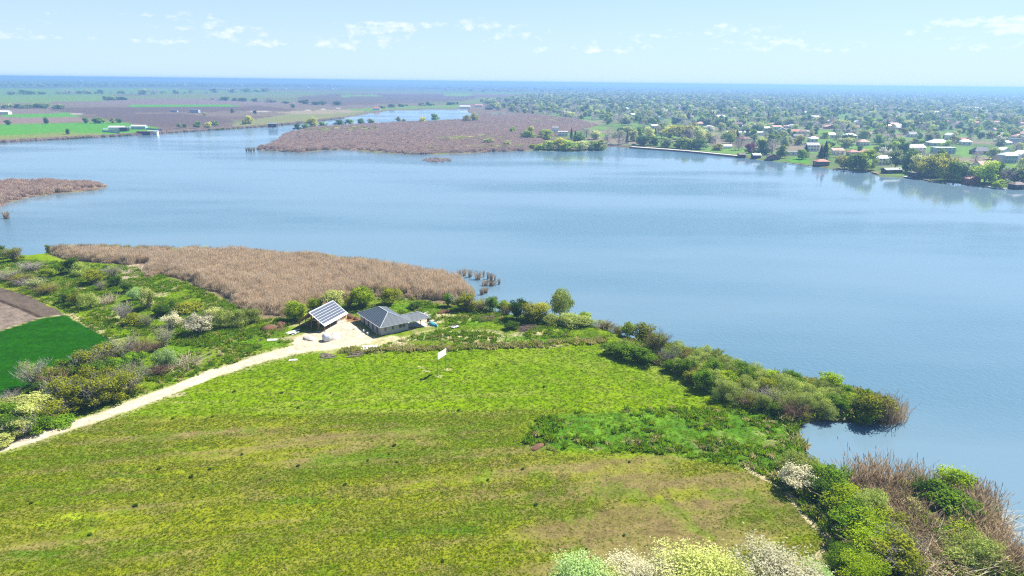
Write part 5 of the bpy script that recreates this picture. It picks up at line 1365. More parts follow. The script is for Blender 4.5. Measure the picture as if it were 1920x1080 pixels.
def kwild(xx, yy, rn):
    return kmeadow(xx, yy, rn) & (inpoly(xx, yy, WILD) | inpoly(xx, yy, LUSH) | inpoly(xx, yy, BANK)) & (fbm(xx, yy, 6, 31) + rn.normal(0, .06, len(xx)) > np.where(inpoly(xx, yy, WILD) & (xx > -58), .60, .46))
cover('tall_grass', VIEW, 70000, .85, ['g2', 'g1', 'g3', 'g2'], [.44, .34, .10, .12], 'rough tall grass and weeds round the thickets and on the tussocky patch', .62, keepf=kwild, seed=2)
def kfield(xx, yy, rn):
    su1 = xx * fd[0] + yy * fd[1]; sv1 = -xx * fd[1] + yy * fd[0]
    dd = fbm(su1 / 9, sv1, 3.6, 41, 4) - (fbm(su1 / 3, sv1, 7.0, 44, 4) - .5) * .8
    return inpoly(xx, yy, LOWER) & (rn.random(len(xx)) < np.clip(1.15 - (dd - .40) * 4.0, .12, 1)) & ~on_track(xx, yy)
cover('crop_shoots', np.array([g(-500, 1400)[:2], g(1900, 1400)[:2], g(1600, 770)[:2], g(-300, 770)[:2]]), 190000, .17, ['g4', 'g2', 'g3', 'g4'], [.55, .22, .06, .17], 'thin crop shoots on the lower field', .5, keepf=kfield, seed=3, par=dict(n=12, w=.13, lean=1.2))
def kthick(xx, yy, rn): return (inpoly(xx, yy, BANK) & (sdf(xx, yy, NEAR) > .8)) & ~inpoly(xx, yy, LOWER) & (dline(xx, yy, wp([(1400, 885), (1440, 905), (1478, 930), (1510, 975), (1556, 1022)])) > .9)
cover('bank_undergrowth', BANK, 9000, 1.3, ['g2', 'g3', 'g1'], [.5, .34, .16], 'tangled undergrowth beneath the bank bushes', .7, keepf=kthick, seed=4)
# a hedge line of taller grass along the upper edge of the meadow
HL = wp([(640, 664), (760, 660), (840, 657), (930, 654), (1010, 650), (1080, 645), (1130, 645)])
t_ = RG.random(480) * (len(HL) - 1); i_ = t_.astype(int); fr_ = (t_ - i_)[:, None]
p = HL[i_] * (1 - fr_) + HL[i_ + 1] * fr_ + RG.normal(0, .8, (len(t_), 2))
s_ = RG.uniform(.6, 1.3, len(p))
scatter('edge_weeds', np.column_stack([p, zgrid(p[:, 0], p[:, 1])]), np.column_stack([s_, s_, s_ * .75]), [tuft(761, GM['g3']), tuft(762, GM['g3']), tuft(763, GM['g1'])], 'line of taller weeds along the upper meadow edge', 'weeds')
# single dark weeds in the meadow and the lower field
WEED = [(360, 900), (255, 955), (690, 870), (745, 873), (730, 858), (455, 858), (740, 842), (1180, 872), (860, 775), (400, 787), (325, 790), (300, 885), (395, 885), (560, 880), (365, 938), (258, 955), (490, 905), (648, 915), (1005, 952), (1170, 1010), (560, 770),
        (835, 768), (440, 740), (470, 700), (530, 742), (620, 742), (585, 723), (880, 713), (872, 700), (790, 716), (1090, 700), (1020, 730), (930, 690), (690, 780), (1040, 818), (1180, 800), (1240, 815), (1290, 790), (170, 1010), (830, 1058), (1100, 1035), (60, 950), (980, 885), (915, 905)]
for (px_, py_) in WEED:
    p = g(px_, py_); e = empty('weed_plant', (p[0], p[1], ground_z(p[0], p[1])), rnd.random() * 6, 'dark leafy weed standing out of the short growth, %s' % (('bright meadow, ' if py_ < 772 else 'tussocky patch, ' if px_ > 1020 and py_ < 860 else 'lower field, ') + ('left part' if px_ < 420 else 'middle part' if px_ < 800 else 'right part')), 'weed', 'dark weeds dotted over the open fields')
    s1_ = rnd.uniform(.35, .8); o = obj('leaves', rnd.choice(KIND['dark']), e); o.scale = (s1_, s1_, s1_ * .5)
# the dug hole at the corner of the lush patch
p = g(1010, 842)
o = heap(1008, 843, 3.4, .35, M_SOIL, 'soil_heap', 'small dark earth mound at the lower left corner of the tussocky patch', 'soil heap', 1.6, seed=12)
# ------------------------------------------------------------------ far shore: houses
def far_house(px, py, w, d, h, roof, rh, mr_, mw, rz, label, cat='house', name='house', wins=3, ov=.5, group=None, floors=1):
    p = g(px, py); e = empty(name, (p[0], p[1], max(.2, ground_z(p[0], p[1]))), rz, label, cat, group)
    MB().box(-w / 2, w / 2, -d / 2, d / 2, -1, h).build('wall', mw, e)
    r = MB(); a, b = w / 2 + ov, d / 2 + ov
    if roof == 'gable':
        r.slab([(-a, -b, h), (a, -b, h), (a, 0, h + rh), (-a, 0, h + rh)], .18); r.slab([(a, b, h), (-a, b, h), (-a, 0, h + rh), (a, 0, h + rh)], .18)
        r.build('roof', mr_, e)
        MB().poly([(-w / 2, -d / 2, h), (-w / 2, 0, h + rh - .25), (-w / 2, d / 2, h)]).poly([(w / 2, -d / 2, h), (w / 2, d / 2, h), (w / 2, 0, h + rh - .25)]).build('gable_wall', mw, e)
    elif roof == 'cross':                                  # gable facing the lake
        r.slab([(-a, -b, h), (0, -b, h + rh), (0, b, h + rh), (-a, b, h)], .18); r.slab([(0, -b, h + rh), (a, -b, h), (a, b, h), (0, b, h + rh)], .18)
        r.build('roof', mr_, e)
        MB().poly([(-w / 2, -d / 2, h), (w / 2, -d / 2, h), (0, -d / 2, h + rh - .25)]).poly([(w / 2, d / 2, h), (-w / 2, d / 2, h), (0, d / 2, h + rh - .25)]).build('gable_wall', mw, e)
    elif roof == 'hip':
        q = max(0, a - b); r.slab([(-a, -b, h), (a, -b, h), (q, 0, h + rh), (-q, 0, h + rh)], .18).slab([(a, b, h), (-a, b, h), (-q, 0, h + rh), (q, 0, h + rh)], .18)
        r.slab([(-a, b, h), (-a, -b, h), (-q, 0, h + rh)], .18).slab([(a, -b, h), (a, b, h), (q, 0, h + rh)], .18); r.build('roof', mr_, e)
    elif roof == 'vault':
        v = []; f = []; n = 9
        for i in range(2):
            for j in range(n):
                t = math.pi * j / (n - 1); v.append(((-a, a)[i], -b * math.cos(t), h + rh * math.sin(t)))
        f = [[j, j + 1, n + j + 1, n + j] for j in range(n - 1)] + [list(range(n)), list(reversed(range(n, 2 * n)))]
        obj('roof', mesh('roof', v, f, mr_), e)
    else:
        r.box(-a, a, -b, b, h, h + .25); r.build('roof', mr_, e)
    if roof in ('gable', 'hip') and w > 8:
        MB().box(w * .2, w * .2 + .7, .5, 1.2, h, h + rh + .6).build('chimney', M_BROWNR, e)
    for fl in range(floors):
        z0 = .9 + fl * 2.8
        for i in range(wins):
            xx = -w / 2 + w * (i + .5) / wins; ww = min(.8, w / wins * .3)
            wd = MB().box(xx - ww, xx + ww, -d / 2 - .05, -d / 2 + .05, z0, min(z0 + 1.4, h - .2)).build('window', M_FRAME, e)
            MB().box(xx - ww + .1, xx + ww - .1, -d / 2 - .07, -d / 2 - .052, z0 + .1, min(z0 + 1.3, h - .3)).build('pane', M_GLASS, wd)
    if wins and d > 5:
        for sx in (-1, 1):
            xx = sx * w / 2
            wd = MB().box(xx - .05, xx + .05, -1, 1, .9, 2.3).build('window', M_FRAME, e)
            MB().box(*( (xx + .052, xx + .07) if sx > 0 else (xx - .07, xx - .052)), -.9, .9, 1.0, 2.2).build('pane', M_GLASS, wd)
    return e


VH = [
 # boathouses and sheds on the water, left to right
 (1390, 295, 7, 5, 2.2, 'gable', 1.4, M_BROWNR, M_WALLD, .1, 'small dark boathouse at the right end of the long quay', 'boathouse', 0),
 (1417, 297, 8, 6, 2.6, 'gable', 1.2, M_WHITEM, M_WALLD, .1, 'dark boathouse with a pale roof by the long quay', 'boathouse', 1),
 (1449, 300, 12, 7, 2.2, 'cross', 2.6, M_BROWNR, M_WALLB, -.2, 'brown boathouse with its gable to the water', 'boathouse', 1),
 (1539, 311, 12, 8, 3.2, 'hip', 1.6, M_RED, M_WALLB, .1, 'red-roofed pavilion standing in the water before the green lawn', 'pavilion', 3),
 (1671, 326, 17, 6, 2.6, 'gable', 1.3, M_GREENR, M_WALLD, .25, 'long shed with a dark green roof on the water', 'boathouse', 2),
 (1717, 333, 11, 6, 3.0, 'flat', .3, M_BROWNR, M_WALLD, .25, 'dark flat-roofed boathouse right of the long green shed', 'boathouse', 2),
 (1820, 344, 11, 7, 3.0, 'cross', 1.8, M_PINK, M_WALLR, .25, 'brick-red boathouse with a low gable on the water', 'boathouse', 2),
 (1906, 353, 10, 6, 2.4, 'hip', 1.5, M_BROWNR, M_WALLD, .2, 'dark boathouse at the far right edge of the shore', 'boathouse', 2),
 # first houses behind the shore
 (1361, 279, 11, 7, 1.0, 'vault', 2.6, M_WHITE, M_WHITE, .1, 'white arched tent on the bank behind the quay', 'tent', 0),
 (1394, 265, 12, 7, 2.6, 'gable', 1.6, M_RED, M_WALLW, .1, 'low house with a red roof behind the white tent', 'house', 2),
 (1374, 254, 22, 9, 2.8, 'vault', 2.0, M_WHITE, M_WHITE, .05, 'long white greenhouse left of its twin', 'greenhouse', 0),
 (1412, 254, 28, 9, 2.8, 'vault', 2.0, M_WHITE, M_WHITE, .05, 'longer white greenhouse on the right of the pair', 'greenhouse', 0),
 (1484, 292, 16, 7, 3.0, 'flat', .3, M_GREYR, M_WALLW, .1, 'low white building with a flat grey roof beside the lawn', 'house', 3),
 (1521, 284, 14, 9, 5.6, 'gable', 2.2, M_GREYR, M_WALLW, .05, 'two-storey white house with a grey roof above the lawn', 'house', 4),
 (1523, 267, 11, 8, 4.0, 'hip', 2.0, M_WHITEM, M_WALLW, .2, 'pale house with a white hipped roof up the slope from the lawn', 'house', 2),
 (1567, 291, 13, 9, 4.0, 'gable', 2.0, M_PINK, M_WALLW, .15, 'white house with a pale red roof right of the lawn', 'house', 3),
 (1598, 293, 11, 8, 3.4, 'hip', 1.8, M_RED, M_WALLC, .15, 'cream house with a red hipped roof beside the big willow', 'house', 2),
 (1625, 294, 14, 9, 3.6, 'cross', 2.4, M_PINK, M_WALLC, .15, 'cream house with a pale red cross gable behind the big willow', 'house', 3),
 (1617, 274, 13, 9, 4.0, 'hip', 2.4, M_PINK, M_WALLW, .1, 'white house with a pinkish hipped roof up the slope', 'house', 3),
 (1620, 260, 13, 9, 5.0, 'cross', 3.0, M_BROWNR, M_WALLB, .2, 'tall dark brown house with a steep roof', 'house', 2),
 (1653, 310, 15, 9, 5.4, 'hip', 1.8, M_WHITEM, M_WALLW, .2, 'two-storey white villa behind the long green shed', 'villa', 4),
 (1712, 289, 21, 11, 5.6, 'gable', 3.0, M_GREYR, M_WALLW, .2, 'large villa with a broad grey roof', 'villa', 5),
 (1757, 274, 24, 13, 3.4, 'hip', 3.4, M_WHITE, M_WALLC, .1, 'wide hall with a bright white hipped roof', 'hall', 3),
 (1767, 288, 24, 10, 5.2, 'flat', .3, M_WHITEM, M_WALLBL, .1, 'flat pale blue building in front of the white hipped hall', 'building', 5),
 (1779, 264, 9, 9, 6.0, 'cross', 2.5, M_WHITE, M_WALLW, .4, 'narrow white house behind the hipped hall', 'house', 2),
 (1837, 290, 20, 9, 3.0, 'hip', 3.6, M_DKROOF, M_WALLD, .1, 'house under a steep dark blue roof', 'house', 3),
 (1880, 290, 11, 8, 4.0, 'cross', 2.4, M_WHITE, M_WALLW, .3, 'white house with its gable to the lake right of the dark blue roof', 'house', 2),
 (1886, 306, 15, 10, 6.4, 'hip', 2.2, M_WHITEM, M_WALLBL, .2, 'tall pale house by the right edge', 'house', 4),
 (1914, 304, 14, 10, 6.4, 'cross', 3.0, M_WHITE, M_WALLW, .2, 'tall white house cut by the right edge', 'house', 3),
 (1797, 321, 15, 8, 3.6, 'hip', 1.8, M_WHITE, M_WALLC, .2, 'low house with a white roof behind the shore willows', 'house', 3),
 (1843, 330, 17, 10, 7.2, 'gable', 2.6, M_PINK, M_WALLW, .25, 'tall white house with a pale red roof behind the shore trees', 'house', 4),
 (1892, 335, 13, 9, 3.2, 'hip', 2.8, M_DKROOF, M_WALLD, .2, 'dark house behind the trees in front of the right edge', 'house', 2),
 (1903, 270, 18, 9, 5.0, 'flat', .3, M_DKROOF, M_WALLBL, .1, 'long pale building with a dark roof at the right edge', 'building', 6),
 # left part of the far shore
 (1041, 253, 9, 8, 8.4, 'flat', .3, M_WHITEM, M_WALLW, .1, 'white square tower house in the trees beyond the marsh', 'tower house', 2),
 (1055, 256, 13, 8, 5.2, 'flat', .3, M_WHITE, M_WALLW, .1, 'white annex with a flat roof beside the square tower house', 'house', 3),
 (1226, 241, 12, 8, 3.5, 'gable', 2.0, M_WHITEM, M_WALLW, .3, 'white-roofed house at the left of the village green', 'house', 2),
 (706, 207, 15, 10, 4.0, 'hip', 3.0, M_RED, M_WALLW, .1, 'red-roofed house on the far side of the upper pond', 'house', 2),
 (872, 203, 24, 8, 3.5, 'gable', 2, M_WHITE, M_WALLW, 0, 'white-roofed barn at the end of the upper pond', 'barn', 0),
 (898, 201, 18, 10, 4.0, 'gable', 3.0, M_PINK, M_WALLW, 0, 'house with a pink roof right of the upper pond', 'house', 2),
 (917, 206, 16, 10, 4.0, 'gable', 3.0, M_DKROOF, M_WALLD, .1, 'dark house just right of the upper pond', 'house', 0),
 # left farmland
 (366, 212, 15, 10, 5.5, 'flat', .3, M_GREYR, M_WALLBL, .1, 'grey-blue block building alone among the ploughed strips', 'building', 3),
 (327, 210.5, 12, 6, 3.0, 'flat', .3, M_GREYR, M_WALLBL, .1, 'small low shed left of the grey-blue block building', 'shed', 0),
 (221, 246, 20, 10, 4.0, 'gable', 1.6, M_WHITEM, M_WALLW, .1, 'white hall of the lakeside farmyard on the far left shore', 'hall', 0),
 (234, 247, 10, 8, 4.2, 'flat', .3, M_GREYR, M_DARK, .1, 'dark open-fronted shed beside the white hall on the far left shore', 'shed', 0),
 (262, 243, 20, 9, 3.6, 'gable', 1.4, M_WHITEM, M_WALLBL, .1, 'pale long building at the right of the far left farmyard', 'building', 0),
 (272, 252, 17, 9, 3.0, 'flat', .3, M_BROWNR, M_WALLD, .1, 'dark boathouse on the water at the far left farmyard', 'boathouse', 0),
 (287, 251, 13, 7, 2.8, 'flat', .3, M_WHITE, M_WALLW, .1, 'white boathouse right of the dark one on the far left shore', 'boathouse', 0),
 (8, 215, 20, 9, 4.0, 'gable', 2, M_WHITE, M_WALLW, 0, 'white farm building at the left edge of the plain', 'building', 0),
]
for (px_, py_, w_, d_, h_, rf, rh_, mr_, mw_, rz_, lb, ct, wn_) in VH:
    k = .82 if py_ > 240 else 1.0
    far_house(px_, py_, w_ * k, d_ * k, h_, rf, rh_, mr_, mw_, rz_, lb, ct, {'tower house': 'tower_house'}.get(ct, ct), wn_, floors=2 if h_ > 5 else 1)
# hut on stilts in the channel
p = g(512, 241); e = empty('stilt_hut', (p[0], p[1], WATER_Z), .1, 'dark square hut standing on stilts in the channel on the left', 'hut')
MB().box(-5, 5, -4, 4, 2.2, 6.4).build('wall', M_WALLD, e); MB().slab([(-5.6, -4.6, 6.5), (5.6, -4.6, 6.5), (5.6, 4.6, 7.3), (-5.6, 4.6, 7.3)], .25).build('roof', M_GREYR, e)
for xx in (-4.4, 0, 4.4):
    for yy in (-3.4, 3.4): MB().tube([(xx, yy, -2), (xx, yy, 2.2)], .22, 6).build('stilt', M_WALLD, e)
w_ = MB().box(-1, 1, -4.06, -3.9, 3.6, 5.2).build('window', M_FRAME, e); MB().box(-.85, .85, -4.1, -4.065, 3.75, 5.05).build('pane', M_GLASS, w_)
MB().box(-5.6, 5.6, -5.4, -4.0, 2.0, 2.2).build('deck', M_WOOD, e)
# pale fence round the far left farmyard
M_FENCEB = mat('pale_blue_fence', (.30, .42, .48), .7)
for (a_, b_), lb in zip((((192, 248), (225, 251)), ((250, 241), (304, 246)), ((193, 244), (250, 240))), ('pale blue front fence of the far left farmyard', 'pale blue fence right of the far left farmyard', 'pale blue back fence of the far left farmyard')):
    A_, B_ = g(*a_), g(*b_); dv = B_ - A_; ln = np.linalg.norm(dv); e = empty('fence', (A_[0], A_[1], .3), math.atan2(dv[1], dv[0]), lb, 'fence')
    n_ = max(3, int(ln / 6))
    for i in range(n_):
        MB().box(i * ln / n_ + .1, (i + 1) * ln / n_ - .1, -.05, .05, .1, 2.0).build('fence_panel', M_FENCEB, e)
        MB().box(i * ln / n_ - .1, i * ln / n_ + .1, -.1, .1, 0, 2.2).build('post', M_STEEL, e)
# quay, jetties, deck
def quay(pa, pb, wd, label, cat='quay', name='quay', m_=M_CONC, zt=.9):
    A_, B_ = g(*pa), g(*pb); dv = B_ - A_; ln = np.linalg.norm(dv); e = empty(name, (A_[0], A_[1], 0), math.atan2(dv[1], dv[0]), label, cat)
    MB().box(0, ln, 0, wd, zt - .3, zt).build('deck', m_, e)
    for i in range(max(2, int(ln / 6))):
        t = (i + .5) * ln / max(2, int(ln / 6)); MB().box(t - .2, t + .2, .2, .6, -2.5, zt - .3).build('pile', M_WALLB, e)
    if cat == 'quay': MB().box(0, ln, -.25, 0, -1.5, zt + .12).build('edge_wall', M_WALLB, e)
quay((1180, 277), (1283, 284.5), 7, 'long pale quay left of the white tent')
quay((1283, 284.5), (1384, 294.5), 6, 'long pale quay ending at the small dark boathouse')
quay((1466, 304), (1522, 311.5), 1.6, 'low jetty along the green lawn', 'jetty', 'jetty', M_WOOD, .5)
quay((1560, 318), (1572, 319), 1.6, 'short jetty right of the red pavilion', 'jetty', 'jetty', M_WOOD, .5)
quay((1632, 323), (1650, 328), 2, 'short jetty left of the long green shed', 'jetty', 'jetty', M_WOOD, .5)
quay((1688, 331), (1706, 334), 3, 'pale jetty right of the long green shed', 'jetty', 'jetty', M_CONC, .5)
quay((1730, 337), (1760, 341), 2, 'wooden jetty right of the flat dark boathouse', 'jetty', 'jetty', M_WOOD, .5)
quay((1846, 350), (1886, 355), 2, 'pale jetty between the brick-red and the rightmost boathouse', 'jetty', 'jetty', M_CONC, .5)


def far_car(px, py, rz, m_, label):
    p = g(px, py); e = empty('parked_car', (p[0], p[1], .95), rz, label, 'car')
    v = []; pr_ = [(-2.1, .35, .75), (-2.05, .75, .8), (-1.6, .95, .82), (-1.0, 1.4, .68), (.5, 1.42, .68), (1.1, .98, .8), (2.0, .82, .78), (2.1, .4, .74)]
    n = len(pr_)
    for sgn in (-1, 1):
        for X_, Z_, Y_ in pr_: v.append((X_, sgn * Y_, Z_))
    f = [[i, i + 1, n + i + 1, n + i] for i in range(n - 1)] + [list(range(n)), list(reversed(range(n, 2 * n))), [0, n, 2 * n - 1, n - 1]]
    obj('body', mesh('body', v, f, m_), e)
    MB().slab([(-1.5, -.72, 1.02), (-1.03, -.64, 1.36), (-1.03, .64, 1.36), (-1.5, .72, 1.02)], .03).slab([(.55, -.64, 1.38), (1.06, -.74, 1.02), (1.06, .74, 1.02), (.55, .64, 1.38)], .03).build('windscreen', M_GLASS, e)
    for xx in (-1.3, 1.3):
        for yy in (-.8, .8): MB().tube([(xx, yy - .1, .33), (xx, yy + .1, .33)], .33, 10).build('wheel', M_DARK, e)
far_car(1188, 274, .3, mat('dark_car_paint', (.03, .04, .06), .3, spec=.6), 'dark car parked at the left end of the long quay')
far_car(1143, 273, .1, mat('white_car_paint', (.7, .7, .7), .3, spec=.6), 'white car parked under the trees left of the long quay')
far_car(1160, 273, .5, mat('silver_car_paint', (.4, .42, .44), .3, spec=.6), 'silver car parked beside the white one left of the long quay')


# more houses through the village
HP = wp([(1290, 236), (1480, 232), (1920, 235), (2060, 290), (1930, 296), (1700, 262), (1480, 262), (1330, 246)])
HP2 = wp([(960, 200), (1200, 196), (1500, 190), (1960, 192), (2060, 236), (1920, 238), (1480, 234), (1290, 232), (1100, 212)])
HP3 = wp([(1150, 182), (1500, 178), (2000, 179), (2000, 194), (1500, 192), (1150, 196)])
placed = [g(a[0], a[1])[:2] for a in VH]
GR_ = [('village house with a red roof among the trees beyond the lake', 'red-roofed village houses', [M_RED, M_PINK]), ('village house with a pale roof among the trees beyond the lake', 'pale-roofed village houses', [M_WHITE, M_WHITEM]),
       ('village house with a dark roof among the trees beyond the lake', 'dark-roofed village houses', [M_BROWNR, M_GREYR, M_DKROOF])]
PXW = lambda q: 960 + FPX * (np.array([q[0], q[1], -HC]) @ RT) / (np.array([q[0], q[1], -HC]) @ FW)
def zone(q):
    u = PXW(q); r = math.hypot(q[0], q[1])
    side = 'left' if u < 1250 else 'left middle' if u < 1430 else 'middle' if u < 1590 else 'right middle' if u < 1750 else 'right'
    return side, ('nearest rows' if r < 760 else 'middle rows' if r < 1300 else 'far rows' if r < 2200 else 'farthest rows')
def more_houses(poly, n, dmin, ks=1.0):
    c = 0
    for _ in range(n * 30):
        if c >= n: break
        q = fill(poly, 1, RG)[0]
        if any(np.hypot(*(q - o)) < dmin for o in placed): continue
        placed.append(q); c += 1; lb, gp, ms = rnd.choices(GR_, [4, 2.6, 4])[0]
        rf_ = rnd.choice(['gable', 'hip', 'cross', 'gable']); mr2 = rnd.choice(ms); mw2 = rnd.choice([M_WALLW, M_WALLW, M_WALLC, M_WALLBL, M_WALLR]); zs_ = zone(q)
        WN = {'white_wall': 'white', 'cream_wall': 'cream', 'pale_blue_wall': 'pale blue', 'brick_red_wall': 'brick-red'}[mw2.name]
        RN = {'red_tile': 'red', 'pale_red_tile': 'pinkish', 'white_paint': 'white', 'white_sheet': 'pale metal', 'brown_tile': 'brown', 'grey_tile': 'grey', 'dark_blue_roof': 'dark blue'}[mr2.name]
        lb = '%s house, %s %s roof, %s of the village, %s' % (WN, RN, {'gable': 'gabled', 'hip': 'hipped', 'cross': 'lake-facing gable'}[rf_], zs_[1], zs_[0])
        e = far_house(0, 0, rnd.uniform(9, 16) * ks, rnd.uniform(7, 10) * ks, rnd.uniform(2.8, 4.4), rf_, rnd.uniform(1.8, 3), mr2, mw2,
                      rnd.uniform(-.5, .5), lb, wins=2 if dmin < 30 else 0, group=gp)
        e.location = (q[0], q[1], .5)
more_houses(HP, 56, 20, .9); more_houses(HP2, 110, 36, 1.0); more_houses(HP3, 60, 80, 1.3)
for i in range(9):
    p = g(rnd.uniform(380, 640), rnd.uniform(164, 168)); e = far_house(0, 0, rnd.uniform(30, 80), 18, 5, 'flat', .3, M_WHITEM, M_WALLW, 0, 'long white shed far off on the plain', 'shed', 'shed', 0, group='white sheds far off on the plain'); e.location = (p[0], p[1], .5)

